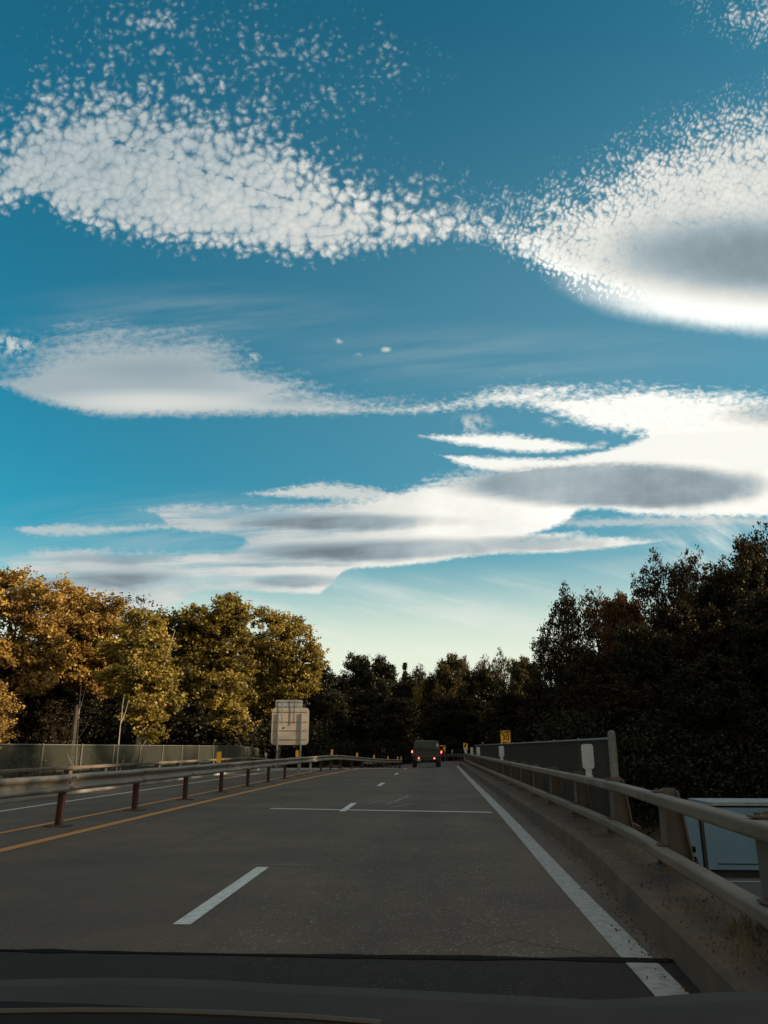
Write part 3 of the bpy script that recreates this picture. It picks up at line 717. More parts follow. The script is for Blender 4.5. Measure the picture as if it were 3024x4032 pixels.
# ------------------------------------------------------------------ two-tube bridge rail
def round_rect(w, h, r, n=4):
    o = []
    for cx_, cz_, a0 in ((w / 2 - r, h / 2 - r, 0), (-w / 2 + r, h / 2 - r, 90), (-w / 2 + r, -h / 2 + r, 180), (w / 2 - r, -h / 2 + r, 270)):
        for k in range(n):
            a = R(a0 + 90 * k / (n - 1)); o.append((cx_ + r * math.cos(a), cz_ + r * math.sin(a)))
    return o
TUBE = round_rect(0.135, 0.11, 0.026, 4)
def bridge_rail(path, zf, ztop, zlow, side, joints, posts_s, near_detail, label, root_name='bridge_railing'):
    p0, _ = along(path, 8); root = empty(root_name, (p0.x, p0.y, 0)); tag(root, label, 'bridge railing')
    inv = Matrix.Translation(root.location).inverted()
    def put(mb, name, m, **k):
        o = mb.build(name, m, **k); o.parent = root; o.matrix_parent_inverse = inv; return o
    for z in (ztop - 0.0625, zlow - 0.0625):
        for a, b in zip(joints, joints[1:]):
            o = put(MB().sweep(TUBE, path3(path, a + 0.012, b - 0.012, 0.9, lambda x, y: zf(x, y) + z)), 'rail_tube', M_tube)
        for j in joints[1:-1]:             # inner sleeve seen in the joint
            put(MB().sweep(round_rect(0.135, 0.11, 0.04, 4), path3(path, j - 0.03, j + 0.03, 0.06, lambda x, y: zf(x, y) + z)), 'joint_sleeve', M_post)
    for i, s in enumerate(posts_s):
        p, d = along(path, s); ang = math.atan2(-d.x, d.y); z0 = zf(p.x, p.y)
        mloc = Matrix.Translation((p.x, p.y, z0)) @ Matrix.Rotation(ang, 4, 'Z')
        sg = side                                       # +1: land side is +x
        # side view of the tapered post in local x/z, extruded along the road
        zb, zt = 0.235, ztop + 0.03
        front = [(sg * 0.085, zb), (sg * 0.085, zt - 0.02), (sg * 0.12, zt), (sg * 0.24, zt), (sg * 0.30, zlow + 0.05), (sg * 0.34, zb)]
        rotx = mloc @ Matrix.Rotation(math.pi / 2, 4, 'X')
        mb = MB(); mb.prism([(x, z) for x, z in front], rotx @ Matrix.Translation((0, 0, -0.013)), 0.026)
        mb.box((0, 0, 0), (0.02, 0.24, zt - zb - 0.03), None)
        k0 = len(mb.v) - 8
        for q in range(k0, len(mb.v)):
            v = Vector(mb.v[q]); hgt = (v.z / (zt - zb) + 0.5); v.y *= (0.82 + 0.36 * math.sin(math.pi * min(1, hgt * 0.85 + 0.1)))
            mb.v[q] = tuple(mloc @ Vector((v.x + sg * 0.088, v.y, v.z + (zt + zb) / 2 - 0.015)))
        mb.box((0, 0, 0), (0.02, 0.20, zt - zb - 0.02), None)
        for q in range(len(mb.v) - 8, len(mb.v)):
            v = Vector(mb.v[q]); hgt = v.z / (zt - zb) + 0.5
            mb.v[q] = tuple(mloc @ Vector((v.x + sg * (0.345 - 0.10 * hgt), v.y, v.z + (zt + zb) / 2 - 0.012)))
        po = put(mb, 'post', M_post)
        mb = MB(); mb.box((0, 0, 0), (0.44, 0.34, 0.03)); mb.v = [tuple(mloc @ (Vector(v) + Vector((sg * 0.20, 0, 0.238)))) for v in mb.v]
        put(mb, 'base_plate', M_post)
        if i < near_detail:
            for (bx, by) in ((0.04, -0.12), (0.04, 0.12), (0.36, -0.12), (0.36, 0.12)):
                q = mloc @ Vector((sg * bx, by, 0.25)); put(MB().tube([q, q + Vector((0, 0, 0.025)), q + Vector((0, 0, 0.026)), q + Vector((0, 0, 0.085))], [0.026, 0.026, 0.012, 0.012], 6), 'anchor_bolt', M_bolt)
            for z in (ztop, zlow):
                mb = MB(); mb.box((0, 0, 0), (0.10, 0.15, 0.012)); mb.box((0, 0.02, 0.014), (0.03, 0.03, 0.02))
                mb.v = [tuple(mloc @ (Vector(v) + Vector((sg * 0.03, -0.16, z + 0.007)))) for v in mb.v]
                put(mb, 'rail_clamp', M_bolt)
    return root, put
joints_r = [0.5, at_y(rr_path, 3.1), at_y(rr_path, 11.3), at_y(rr_path, 20.3), at_y(rr_path, 29.2), at_y(rr_path, 38.2), at_y(rr_path, 47.2), at_y(rr_path, 56.2), L_rr - 0.3]
posts_r = [at_y(rr_path, y) for y in [5.65 + 3.06 * k for k in range(20)] if y < 66.5] 
posts_r = sorted(posts_r + [at_y(rr_path, 2.6), at_y(rr_path, -0.5)], key=lambda s: abs(s - 15))
rail_r, put_r = bridge_rail(rr_path, rz, 0.965, 0.46, 1, joints_r, posts_r, 7, 'long dull steel bridge railing of two tubes on stout posts along the right kerb')
# curved end post of the railing
p, d = along(rr_path, L_rr - 0.3)
put_r(MB().tube([(p.x, p.y, rz(p.x, p.y) + 0.90), (p.x - .05, p.y + 0.35, rz(p.x, p.y) + 0.86), (p.x - .05, p.y + 0.5, rz(p.x, p.y) + 0.70), (p.x, p.y + 0.35, rz(p.x, p.y) + 0.52), (p.x, p.y, rz(p.x, p.y) + 0.47)], 0.06, 8), 'end_loop', M_tube, smooth=True)
# white delineators on the tube
def plate_poly(w, h, r):
    return [(x, z) for x, z in round_rect(w, h, r, 4)]
def delineator(put, x, y, z, w, h, m, stem, tilt=0.0, lean=0.0):
    mm = Matrix.Translation((x, y, z)) @ Matrix.Rotation(lean, 4, 'Y') @ Matrix.Rotation(tilt, 4, 'Z') @ Matrix.Rotation(math.pi / 2, 4, 'X')
    mb = MB(); mb.prism([(a, b + stem + h / 2) for a, b in plate_poly(w, h, w * 0.22)], mm, 0.008)
    mb.prism([(-w * 0.26, 0.0), (w * 0.26, 0.0), (w * 0.26, stem + 0.06), (-w * 0.26, stem + 0.06)], mm @ Matrix.Translation((0, 0, -0.006)), 0.0055)
    mb.prism([(-w * 0.3, -0.004), (w * 0.3, -0.004), (w * 0.3, 0.014), (-w * 0.3, 0.014)], mm @ Matrix.Translation((0, 0, -0.03)), 0.06)
    return put(mb, 'delineator', m)
for u, y, w, h, st, lean in ((2317, 12.95, 0.185, 0.375, 0.115, 0), (1981, 29.5, 0.185, 0.38, 0.11, 0), (1886, 45, 0.185, 0.38, 0.08, -0.05), (1843, 53.5, 0.18, 0.38, 0.06, 0), (1827, 64.0, 0.15, 0.22, 0.05, 0), (1818, 65.5, 0.19, 0.36, 0.08, 0)):
    s = at_y(rr_path, y); p, d = along(rr_path, s)
    delineator(put_r, p.x, y, rz(p.x, y) + 0.963, w, h, M_refw, st, 0, lean)
# left bridge rail (far side)
joints_l = [0.5, 11, 20, 29, 38, 47, 56, 65, 74, plen(lk_path) - 2]
posts_l = [3.0 + 3.05 * k for k in range(27)]
rail_l, put_l = bridge_rail(lk_path, lz, 0.86, 0.45, -1, joints_l, sorted(posts_l, key=lambda s: abs(s - 40)), 0, 'sunlit two-tube bridge railing on the far left edge beyond the opposite lanes', 'bridge_railing')
for u, y, h in ((1047, 60.0, 0.34), (1178, 74.0, 0.34)):
    x = interp([(q.y, q.x) for q in lk_path], y)
    delineator(put_l, x, y, lz(x, y) + 0.86, 0.16, h, M_refw, 0.06)

# ------------------------------------------------------------------ W-beam guardrail in the median
WB = [(0.0, 0.155), (0.055, 0.148), (0.083, 0.115), (0.083, 0.080), (0.055, 0.052), (0.012, 0.022), (0.012, -0.022), (0.055, -0.052), (0.083, -0.080), (0.083, -0.115), (0.055, -0.148), (0.0, -0.155)]
WBc = WB + [(a - 0.004, b) for a, b in reversed(WB)]
p0, _ = along(wb_path, 20); gr_ = empty('guardrail', (p0.x, p0.y, 0)); tag(gr_, 'long corrugated steel guardrail on rusty posts dividing the two carriageways', 'guardrail')
gi = Matrix.Translation(gr_.location).inverted()
def put_g(mb, name, m, **k):
    o = mb.build(name, m, **k); o.parent = gr_; o.matrix_parent_inverse = gi; return o
s_first = at_y(wb_path, 14.93); wb_s = [s_first + 3.81 * k for k in range(-7, 24)]; L_wb = plen(wb_path)
wb_s = [s for s in wb_s if 0.3 < s < L_wb - 0.5]
bolt_mesh = None
for i, (a, b) in enumerate(zip(wb_s, wb_s[1:])):
    prw = random.Random(i * 7 + 1)
    off = 0.004 * (i % 2); tw = (prw.random() - 0.5) * 0.03
    o = put_g(MB().sweep([(x + off, z) for x, z in WBc], path3(wb_path, a - 0.10, b + 0.10, 0.4, lambda x, y: rz(x, y) + 0.765 + 0.005 * math.sin(y * 1.7 + i))), 'rail_beam', M_galv, smooth=False)
    for p_ in o.data.polygons: p_.use_smooth = True
for i, s in enumerate(wb_s):
    p, d = along(wb_path, s); ang = math.atan2(-d.x, d.y); z0 = rz(p.x, p.y)
    lean = (random.Random(i).random() - 0.5) * 0.05
    ml = Matrix.Translation((p.x, p.y, z0)) @ Matrix.Rotation(ang, 4, 'Z') @ Matrix.Rotation(lean, 4, 'Y')
    mb = MB()
    for cx_, w_, d_ in ((-0.055, 0.012, 0.10), (-0.155, 0.012, 0.10), (-0.105, 0.10, 0.010)):
        mb.box((0, 0, 0), (w_, d_, 0.80)); mb.v[-8:] = [tuple(ml @ (Vector(v) + Vector((cx_, 0, 0.40)))) for v in mb.v[-8:]]
    put_g(mb, 'post', M_rust if i not in (13, 14) else M_steelpost)
    mb = MB().box((0, 0, 0), (0.055, 0.09, 0.28)); mb.v = [tuple(ml @ (Vector(v) + Vector((-0.0255, 0, 0.765)))) for v in mb.v]
    put_g(mb, 'offset_block', M_rust)
    mb = MB().box((0, 0, 0), (0.42, 0.30, 0.02)); mb.v = [tuple(ml @ (Vector(v) + Vector((-0.10, 0, 0.011)))) for v in mb.v]
    put_g(mb, 'base_plate', M_rust)
    if 3 <= i <= 15:
        for (dy, dz) in ((-0.055, 0.10), (0.055, 0.10), (-0.055, -0.075), (0.055, -0.10), (0.0, 0.0)):
            q = ml @ Vector((0.087 if dz else 0.018, dy, 0.765 + dz)); ax = (ml.to_3x3() @ Vector((1, 0, 0)))
            put_g(MB().tube([q, q + ax * 0.012], 0.019, 6), 'bolt', M_bolt)
for u, y, w, h, lean in ((900, 25.6, 0.155, 0.34, 0.02), (1197, 40.6, 0.155, 0.34, 0), (1337, 53, 0.155, 0.34, 0.06), (1421, 62, 0.15, 0.28, 0.08), (1487, 68, 0.15, 0.27, 0), (1535, 74, 0.12, 0.27, -0.05), (1574, 79.5, 0.12, 0.27, 0.05), (1608, 83.5, 0.12, 0.26, 0)):
    x = interp([(q.y, q.x) for q in wb_path], y) - 0.03
    delineator(put_g, x, y, rz(x, y) + 0.80, w, h, M_refy, 0.13, 0, lean)
# dark guardrail beyond the bridge end, round the outside of the bend
og_path = smooth_path([(2.75, 68), (2.9, 80), (2.0, 93), (-1.4, 106), (-7.0, 116.5), (-14.6, 123), (-24, 127.5), (-40, 131)], 1.0)
og = empty('guardrail', (2.75, 70, 0)); tag(og, 'dark rusty guardrail past the bridge end, curving left round the bend', 'guardrail')
ogi = Matrix.Translation(og.location).inverted()
def put_o(mb, name, m, **k):
    o = mb.build(name, m, **k); o.parent = og; o.matrix_parent_inverse = ogi; return o
os_ = [0.5 + 7.6 * k for k in range(12)]; os_ = [s for s in os_ if s < plen(og_path)]
for a, b in zip(os_, os_[1:]):
    put_o(MB().sweep([(-x, z) for x, z in WBc], path3(og_path, a, b + 0.1, 0.8, lambda x, y: rz(x, y) + 0.62)), 'rail_beam', M_rust)
for k in range(int(plen(og_path) / 3.8)):
    p, d = along(og_path, 0.6 + 3.8 * k); put_o(MB().box((p.x + 0.08, p.y, rz(p.x, p.y) + 0.37), (0.15, 0.1, 0.75)), 'post', M_rust)
pq = at(1796, 2972, 92); delineator(put_o, interp([(q.y, q.x) for q in og_path if q.y < 100], 92), 92, rz(2, 92) + 0.75, 0.12, 0.28, M_refw, 0.2)

# ------------------------------------------------------------------ chain-link fences
def chain(path, s0, s1, zf, z0, z1, pitch, wr, m, parent, inv):
    mb = MB(); H = z1 - z0; L = s1 - s0; n = int((L + H) / pitch)
    for fam in (0, 1):
        for i in range(n):
            a = -H + pitch * i; b = a + H        # bottom position a, top position b
            za, zb = z0, z1
            if a < 0: za = z0 + (-a); a = 0
            if b > L: zb = z1 - (b - L); b = L
            if b - a < 0.02: continue
            if fam: a, b, za, zb = a, b, z0 + z1 - za, z0 + z1 - zb
            pa, _ = along_fast(path, s0 + a); pb, _ = along_fast(path, s0 + b)
            A = Vector((pa.x, pa.y, zf(pa.x, pa.y) + za)); B = Vector((pb.x, pb.y, zf(pb.x, pb.y) + zb))
            dirn = (B - A).normalized(); sd_ = Vector((-dirn.z, 0, dirn.y)); 
            nrm = Vector((1, 0, 0)); u = dirn.cross(nrm).normalized()
            k = len(mb.v)
            for P in (A, B):
                mb.v += [tuple(P + u * wr), tuple(P - u * wr * 0.5 + nrm * wr * 0.87), tuple(P - u * wr * 0.5 - nrm * wr * 0.87)]
            for q in range(3):
                w = (q + 1) % 3; mb.f.append((k + q, k + w, k + 3 + w, k + 3 + q))
    o = mb.build('wire_mesh', m); o.parent = parent; o.matrix_parent_inverse = inv; tag(o, kind='stuff'); return o
_cache = {}
def along_fast(path, s):
    key = id(path)
    if key not in _cache:
        cs = [0.0]
        for a, b in zip(path, path[1:]): cs.append(cs[-1] + (b - a).length)
        _cache[key] = np.array(cs)
    cs = _cache[key]; i = int(min(max(np.searchsorted(cs, s) - 1, 0), len(path) - 2))
    t = (s - cs[i]) / (cs[i + 1] - cs[i]); return path[i] + (path[i + 1] - path[i]) * t, None
def fence(path, y0, y1, zf, zb, zt, m, label, post_dy, thick_end, pm, wr):
    s0, s1 = at_y(path, y0), at_y(path, y1); p, _ = along(path, s0)
    root = empty('chain_link_fence', (p.x, p.y, zf(p.x, p.y) + zb)); tag(root, label, 'fence'); inv = Matrix.Translation(root.location).inverted()
    def put(mb, name, mm, **k):
        o = mb.build(name, mm, **k); o.parent = root; o.matrix_parent_inverse = inv; return o
    chain(path, s0, s1, zf, zb + 0.03, zt, 0.075, wr, m, root, inv)
    put(MB().tube(path3(path, s0, s1, 3.0, lambda x, y: zf(x, y) + zt), 0.022, 8), 'top_rail', pm, smooth=True)
    put(MB().tube(path3(path, s0, s1, 3.0, lambda x, y: zf(x, y) + zb + 0.05), 0.012, 6), 'bottom_wire', pm)
    y = y0 + (post_dy if thick_end else 0)
    while y <= y1 + 0.01:
        q, _ = along(path, at_y(path, y)); z = zf(q.x, q.y)
        put(MB().tube([(q.x + 0.04, q.y, z + 0.15), (q.x + 0.04, q.y, z + zt + 0.03), (q.x + 0.04, q.y, z + zt + 0.05)], [0.03, 0.03, 0.012], 8), 'fence_post', pm); y += post_dy
    if thick_end:
        q, _ = along(path, s0); z = zf(q.x, q.y); r_ = 0.060
        pts = [(q.x, q.y - 0.08, z + 0.20)] + [(q.x, q.y - 0.08, z + 1.60)] + [(q.x, q.y - 0.08, z + 1.60 + r_ * math.sin(a)) for a in (0.5, 1.0, 1.4)]
        put(MB().tube(pts, [r_, r_, r_ * math.cos(0.5), r_ * math.cos(1.0), r_ * math.cos(1.4)], 14), 'end_post', pm, smooth=True)
    return root
fr_path = smooth_path([(2.74, 12.0), (2.82, 15), (2.86, 30), (2.92, 58)], 1.0)
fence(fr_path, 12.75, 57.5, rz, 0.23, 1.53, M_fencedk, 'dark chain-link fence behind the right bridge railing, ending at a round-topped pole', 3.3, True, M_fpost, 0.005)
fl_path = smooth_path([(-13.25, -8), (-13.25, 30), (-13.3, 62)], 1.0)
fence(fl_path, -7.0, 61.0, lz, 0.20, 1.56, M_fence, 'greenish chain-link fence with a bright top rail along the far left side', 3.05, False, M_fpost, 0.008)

# ------------------------------------------------------------------ signs
def text_mesh(txt, size, m, parent, inv, world, name='lettering', bold=0.0, sx=1.0):
    c = bpy.data.curves.new('lettering', 'FONT'); c.body = txt; c.size = size; c.align_x = 'CENTER'; c.align_y = 'CENTER'; c.extrude = 0.002; c.offset = bold; c.resolution_u = 3
    tmp = bpy.data.objects.new('lettering', c); COL.objects.link(tmp)
    dg = bpy.context.evaluated_depsgraph_get(); me = bpy.data.meshes.new_from_object(tmp.evaluated_get(dg))
    bpy.data.objects.remove(tmp); bpy.data.curves.remove(c)
    me.transform(world @ Matrix.Diagonal((sx, 1, 1, 1))); me.materials.clear(); me.materials.append(m)
    o = bpy.data.objects.new(name, me); COL.objects.link(o); o.parent = parent; o.matrix_parent_inverse = inv; return o
FACE = Matrix.Rotation(math.pi / 2, 4, 'X')           # local xy plane turned to face the driver (-Y)
# big sign seen from behind
Yb_ = 61.5; cb = at(1142, 2860, Yb_); gz = left_z(cb.x, Yb_) - 0.05
sb_ = empty('road_sign', (cb.x, Yb_, gz)); tag(sb_, 'back of a large two-panel road sign on two posts, unpainted brownish metal', 'road sign'); inv = Matrix.Translation(sb_.location).inverted()
def put_s(mb, name, m, **k):
    o = mb.build(name, m, **k); o.parent = sb_; o.matrix_parent_inverse = inv; return o
k_ = Yb_ / FPX / math.cos(PITCH) 
a_, b_ = at(1073, 2787, Yb_), at(1213, 2933, Yb_); a2_, b2_ = at(1086, 2757, Yb_), at(1190, 2789, Yb_)
w_, h_ = b_.x - a_.x, a_.z - b_.z
mm = Matrix.Translation(((a_.x + b_.x) / 2, Yb_ + 0.03, (a_.z + b_.z) / 2)) @ Matrix.Rotation(0.10, 4, 'Z') @ FACE
put_s(MB().prism(round_rect(w_, h_, 0.28, 6), mm, 0.012), 'sign_panel', M_alu)
w2, h2 = b2_.x - a2_.x, a2_.z - b2_.z
m2 = Matrix.Translation(((a2_.x + b2_.x) / 2, Yb_ + 0.03, (a2_.z + b2_.z) / 2 + 0.012)) @ Matrix.Rotation(0.10, 4, 'Z') @ FACE
put_s(MB().prism(round_rect(w2, h2, 0.07, 4), m2 , 0.012), 'sign_panel', M_steelpost)
for t in (0.115, 0.385, 0.62, 0.86):
    put_s(MB().prism(round_rect(w_ * 0.9, 0.045, 0.01, 2), mm @ Matrix.Translation((0, h_ / 2 - h_ * t, 0.0122)), 0.03), 'stiffener', M_dkrib)
for t in (0.25, 0.82):
    put_s(MB().prism(round_rect(w2 * 0.92, 0.04, 0.01, 2), m2 @ Matrix.Translation((0, h2 / 2 - h2 * t, 0.0122)), 0.03), 'stiffener', M_dkrib)
for u_ in (1098, 1187):
    q = at(u_, 2812, Yb_); zt_ = at(1142, 2808, Yb_).z; y_ = Yb_ - 0.06 + (q.x - mm.translation.x) * 0.10
    mb = MB(); mb.box((q.x, y_, (zt_ + gz - 0.3) / 2), (0.11, 0.012, zt_ - gz + 0.3)); mb.box((q.x + 0.05, y_ + 0.03, (zt_ + gz - 0.3) / 2), (0.010, 0.055, zt_ - gz + 0.3))
    put_s(mb, 'post', M_steelpost)
for u_, tt, bb in ((1114, 2754, 2853), (1160, 2752, 2851)):
    a, b = at(u_, tt, Yb_), at(u_, bb, Yb_); y_ = Yb_ - 0.065 + (a.x - mm.translation.x) * 0.10
    put_s(MB().box((a.x, y_, (a.z + b.z) / 2), (0.085, 0.03, a.z - b.z)), 'brace', M_dkrib if u_ > 1150 else M_steelpost)

# RAMP 30 advisory sign
Yr = 66.0; a_, b_ = at(1970, 2876, Yr), at(2011, 2926, Yr); cxr = (a_.x + b_.x) / 2; w_ = b_.x - a_.x
gzr = ground_z(cxr, Yr)
rs = empty('road_sign', (cxr, Yr, gzr)); tag(rs, 'yellow warning sign reading RAMP 30 above the right fence', 'road sign'); inv = Matrix.Translation(rs.location).inverted()
def put_rs(mb, name, m, **k):
    o = mb.build(name, m, **k); o.parent = rs; o.matrix_parent_inverse = inv; return o
zt_ = a_.z; hR, hL = 0.34 * w_, 0.98 * w_
def rpanel(zc, h):
    m_ = Matrix.Translation((cxr, Yr, zc)) @ FACE
    put_rs(MB().prism(round_rect(w_, h, 0.04, 4), m_, 0.006), 'sign_panel', M_signy)
    for (sx_, sy_, cx_, cy_) in ((w_ * 0.93, 0.018, 0, h / 2 - 0.035), (w_ * 0.93, 0.018, 0, -h / 2 + 0.035), (0.018, h - 0.07, -w_ * 0.465, 0), (0.018, h - 0.07, w_ * 0.465, 0)):
        put_rs(MB().prism([(cx_ - sx_ / 2, cy_ - sy_ / 2), (cx_ + sx_ / 2, cy_ - sy_ / 2), (cx_ + sx_ / 2, cy_ + sy_ / 2), (cx_ - sx_ / 2, cy_ + sy_ / 2)], m_ @ Matrix.Translation((0, 0, 0.007)), 0.002), 'border_line', M_black)
    return m_
mR = rpanel(zt_ - hR / 2, hR); mL = rpanel(zt_ - hR - 0.01 - hL / 2, hL)
text_mesh('RAMP', 0.30, M_black, rs, inv, mR @ Matrix.Translation((0, 0, 0.008)), bold=0.008, sx=0.95)
text_mesh('30', 0.62, M_black, rs, inv, mL @ Matrix.Translation((0, 0.10, 0.008)), bold=0.012)
text_mesh('MPH', 0.26, M_black, rs, inv, mL @ Matrix.Translation((0, -0.30, 0.008)), bold=0.006)
put_rs(MB().box((cxr, Yr + 0.035, (zt_ + gzr) / 2 - 0.2), (0.07, 0.05, zt_ - gzr + 0.2)), 'post', M_steelpost)

# chevrons round the bend
def chevron(u0, v0, u1, v1, Y, posts, label, turn=0.0):
    a, b = at(u0, v0, Y), at(u1, v1, Y); c = (a + b) / 2; w, h = b.x - a.x, a.z - b.z
    gz = rz(c.x, Y) - 0.3
    r = empty('chevron_sign', (c.x, Y, gz)); tag(r, label, 'chevron sign', 'yellow chevron signs round the bend'); inv = Matrix.Translation(r.location).inverted()
    m_ = Matrix.Translation((c.x, Y, c.z)) @ Matrix.Rotation(turn, 4, 'Z') @ FACE; sw = w / max(0.5, math.cos(turn))
    o = MB().prism(round_rect(sw, h, 0.03, 3), m_, 0.006).build('sign_panel', M_signy); o.parent = r; o.matrix_parent_inverse = inv
    W_, H_ = sw, h
    poly = [(-0.38 * W_, 0), (0.02 * W_, 0.44 * H_), (0.36 * W_, 0.44 * H_), (-0.02 * W_, 0), (0.36 * W_, -0.44 * H_), (0.02 * W_, -0.44 * H_)]
    mb = MB(); n = 0
    for tri in ([poly[0], poly[3], poly[2], poly[1]], [poly[0], poly[5], poly[4], poly[3]]):
        mb.prism(tri, m_ @ Matrix.Translation((0, 0, 0.007)), 0.003)
    o = mb.build('chevron_arrow', M_black); o.parent = r; o.matrix_parent_inverse = inv
    for dx in posts:
        o = MB().box((c.x + dx * w, Y + 0.04, (c.z + h * 0.4 + gz) / 2), (0.055, 0.05, c.z + h * 0.4 - gz)).build('post', M_steelpost); o.parent = r; o.matrix_parent_inverse = inv
chevron(1824, 2926, 1842, 2953, 86, (0,), 'rightmost black-on-yellow chevron sign, beside the end of the right railing', 0.15)
chevron(1733, 2935, 1754, 2958, 96, (-0.4, 0.4), 'chevron sign on two posts, half hidden behind the military vehicle', 0.0)
chevron(1503, 2945, 1518, 2966, 112, (-0.35, 0.35), 'chevron sign above the left guardrail, the one nearest the military vehicle', 0.2)
chevron(1368, 2951, 1382, 2968, 122, (0,), 'chevron sign in the middle of the three above the left guardrail', 0.35)
chevron(1241, 2956, 1254, 2974, 130, (0,), 'small dim chevron sign, the leftmost one, right of the large sign back', 0.45)
for u_, Y_ in ((1274, 128), (1287, 134), (1110, 100), (1140, 104)):
    a = at(u_, 2958, Y_); r = MB(); g_ = ground_z(a.x, Y_)
    r.prism(round_rect(0.20, 0.42, 0.05, 4), Matrix.Translation((0, 0, a.z - g_ - 0.2)) @ FACE, 0.01); r.box((0, 0.02, (a.z - g_) / 2 - 0.1), (0.04, 0.03, a.z - g_ + 0.2))
    o = r.build('marker_post', M_refw); o.location = (a.x, Y_, g_)
    tag(o, {1274: 'white marker post above the left guardrail, the brighter of two close together', 1287: 'fainter white marker post right of its twin above the left guardrail', 1110: 'left one of two dim marker posts seen under the large sign back', 1140: 'right one of two dim marker posts seen under the large sign back'}[u_], 'marker post', 'white marker posts beyond the guardrail')

# ------------------------------------------------------------------ military utility vehicle ahead
VY = 63.4; vx = -0.52
veh = empty('military_vehicle', (vx, VY, rz(vx, VY) - 0.02)); veh.scale = (1.10, 1.10, 1.10); veh.rotation_euler = (0, R(0.9), R(0.8))
tag(veh, 'dark olive military utility vehicle with canvas top and lit tail lamps in the right lane', 'military vehicle')
def pv(mb, name, m, parent=None, **k): 
    return mb.build(name, m, parent or veh, **k)
def wheel(x, y, r, w, nm='wheel', parent=None, rim=True):
    mb = MB(); n = 20; prof = [(-w / 2, r * 0.60), (-w / 2, r * 0.92), (-w / 2 + 0.03, r), (w / 2 - 0.03, r), (w / 2, r * 0.92), (w / 2, r * 0.60)]
    for k in range(n):
        a0, a1 = 2 * math.pi * k / n, 2 * math.pi * (k + 1) / n
        for (xa, ra), (xb, rb) in zip(prof, prof[1:]):
            mb.quad((xa, ra * math.cos(a0), ra * math.sin(a0)), (xa, ra * math.cos(a1), ra * math.sin(a1)), (xb, rb * math.cos(a1), rb * math.sin(a1)), (xb, rb * math.cos(a0), rb * math.sin(a0)))
        if k % 1 == 0:                       # tread lug
            am = (a0 + a1) / 2; c_ = Vector((0, math.cos(am) * r, math.sin(am) * r)); mrot = Matrix.Rotation(am, 3, 'X')
            mb.box((c_.x, c_.y, c_.z), (w * 0.9, 0.03, r * 0.12), mrot)
    o = mb.build(nm, M_rubber, parent or veh); o.location = (x, y, r)
    h = MB().tube([(-w * 0.32, 0, 0), (w * 0.32, 0, 0)], r * 0.6, 16).build('rim', M_chassis if rim else M_boxedge, o)
    h2 = MB().tube([(-w * 0.42, 0, 0), (w * 0.42, 0, 0)], r * 0.2, 8).build('hub', M_olive if rim else M_post, o)
    return o
for x in (-0.86, 0.86):
    for y in (0.72, 3.9): wheel(x, y, 0.46, 0.30)
# body tub (rear at y=0)
body = MB(); body.prism([(-1.07, 0.70), (-0.62, 0.52), (0.62, 0.52), (1.07, 0.70), (1.08, 1.22), (-1.08, 1.22)], Matrix.Translation((0, 0.30, 0)) @ Matrix.Rotation(math.pi / 2, 4, 'X') @ Matrix.Scale(-1, 4, (0, 0, 1)) , 4.3)
pv(body, 'body', M_olive)
pv(MB().box((0, 0.16, 0.94), (1.62, 0.26, 0.50)), 'tailgate', M_olive)
pv(MB().box((0, 0.015, 0.96), (1.50, 0.03, 0.04)), 'tailgate_rib', M_olive)
pv(MB().box((0, 0.015, 1.12), (1.50, 0.03, 0.03)), 'tailgate_rib', M_olive)
for x in (-0.94, 0.94): pv(MB().box((x, 0.18, 0.98), (0.24, 0.26, 0.46)), 'rear_quarter', M_olive)
pv(MB().box((0, 0.10, 0.58), (1.9, 0.14, 0.14)), 'bumper', M_chassis)
pv(MB().box((0, 0.55, 0.46), (0.95, 0.6, 0.22)), 'fuel_tank', M_chassis)
pv(MB().tube([(-0.9, 0.72, 0.46), (0.9, 0.72, 0.46)], 0.07, 8), 'axle', M_chassis)
pv(MB().tube([(-0.9, 3.9, 0.46), (0.9, 3.9, 0.46)], 0.07, 8), 'axle', M_chassis)
pv(MB().box((0, 0.02, 0.46), (0.16, 0.12, 0.12)), 'tow_hitch', M_chassis)
pv(MB().box((0, 3.95, 1.12), (1.7, 1.2, 0.30)), 'bonnet', M_olive)
# canvas top, narrower above, sagging between bows
can = MB(); rows = []
for j, (y, wb, wt, zt) in enumerate(((0.02, 0.90, 0.86, 1.80), (0.25, 0.92, 0.86, 1.86), (1.1, 0.94, 0.88, 1.84), (2.0, 0.95, 0.86, 1.87), (2.6, 0.92, 0.82, 1.83))):
    row = []
    for x, z in ((-wb, 1.215), (-wb * 0.99, 1.55), (-wt, zt - 0.10), (-wt + 0.10, zt - 0.015), (-0.4, zt + 0.015), (0, zt), (0.4, zt + 0.015), (wt - 0.10, zt - 0.015), (wt, zt - 0.10), (wb * 0.99, 1.55), (wb, 1.215)):
        row.append((x, y, z + 0.006 * math.sin(x * 9 + y * 5)))
    rows.append(row)
for a, b in zip(rows, rows[1:]):
    for k in range(10): can.quad(a[k], b[k], b[k + 1], a[k + 1])
n = len(can.v); can.v += rows[0]; can.f.append(tuple(range(n + 10, n - 1, -1)))
n = len(can.v); can.v += rows[-1]; can.f.append(tuple(range(n, n + 11)))
cano = pv(can, 'canvas_top', M_canvas)
pv(MB().box((0.02, -0.008, 1.55), (1.30, 0.012, 0.44)), 'rear_curtain', M_canvas)
pv(MB().tube([(-0.9, 0.0, 1.24), (0.9, 0.0, 1.24)], 0.022, 6), 'curtain_bar', M_canvas)
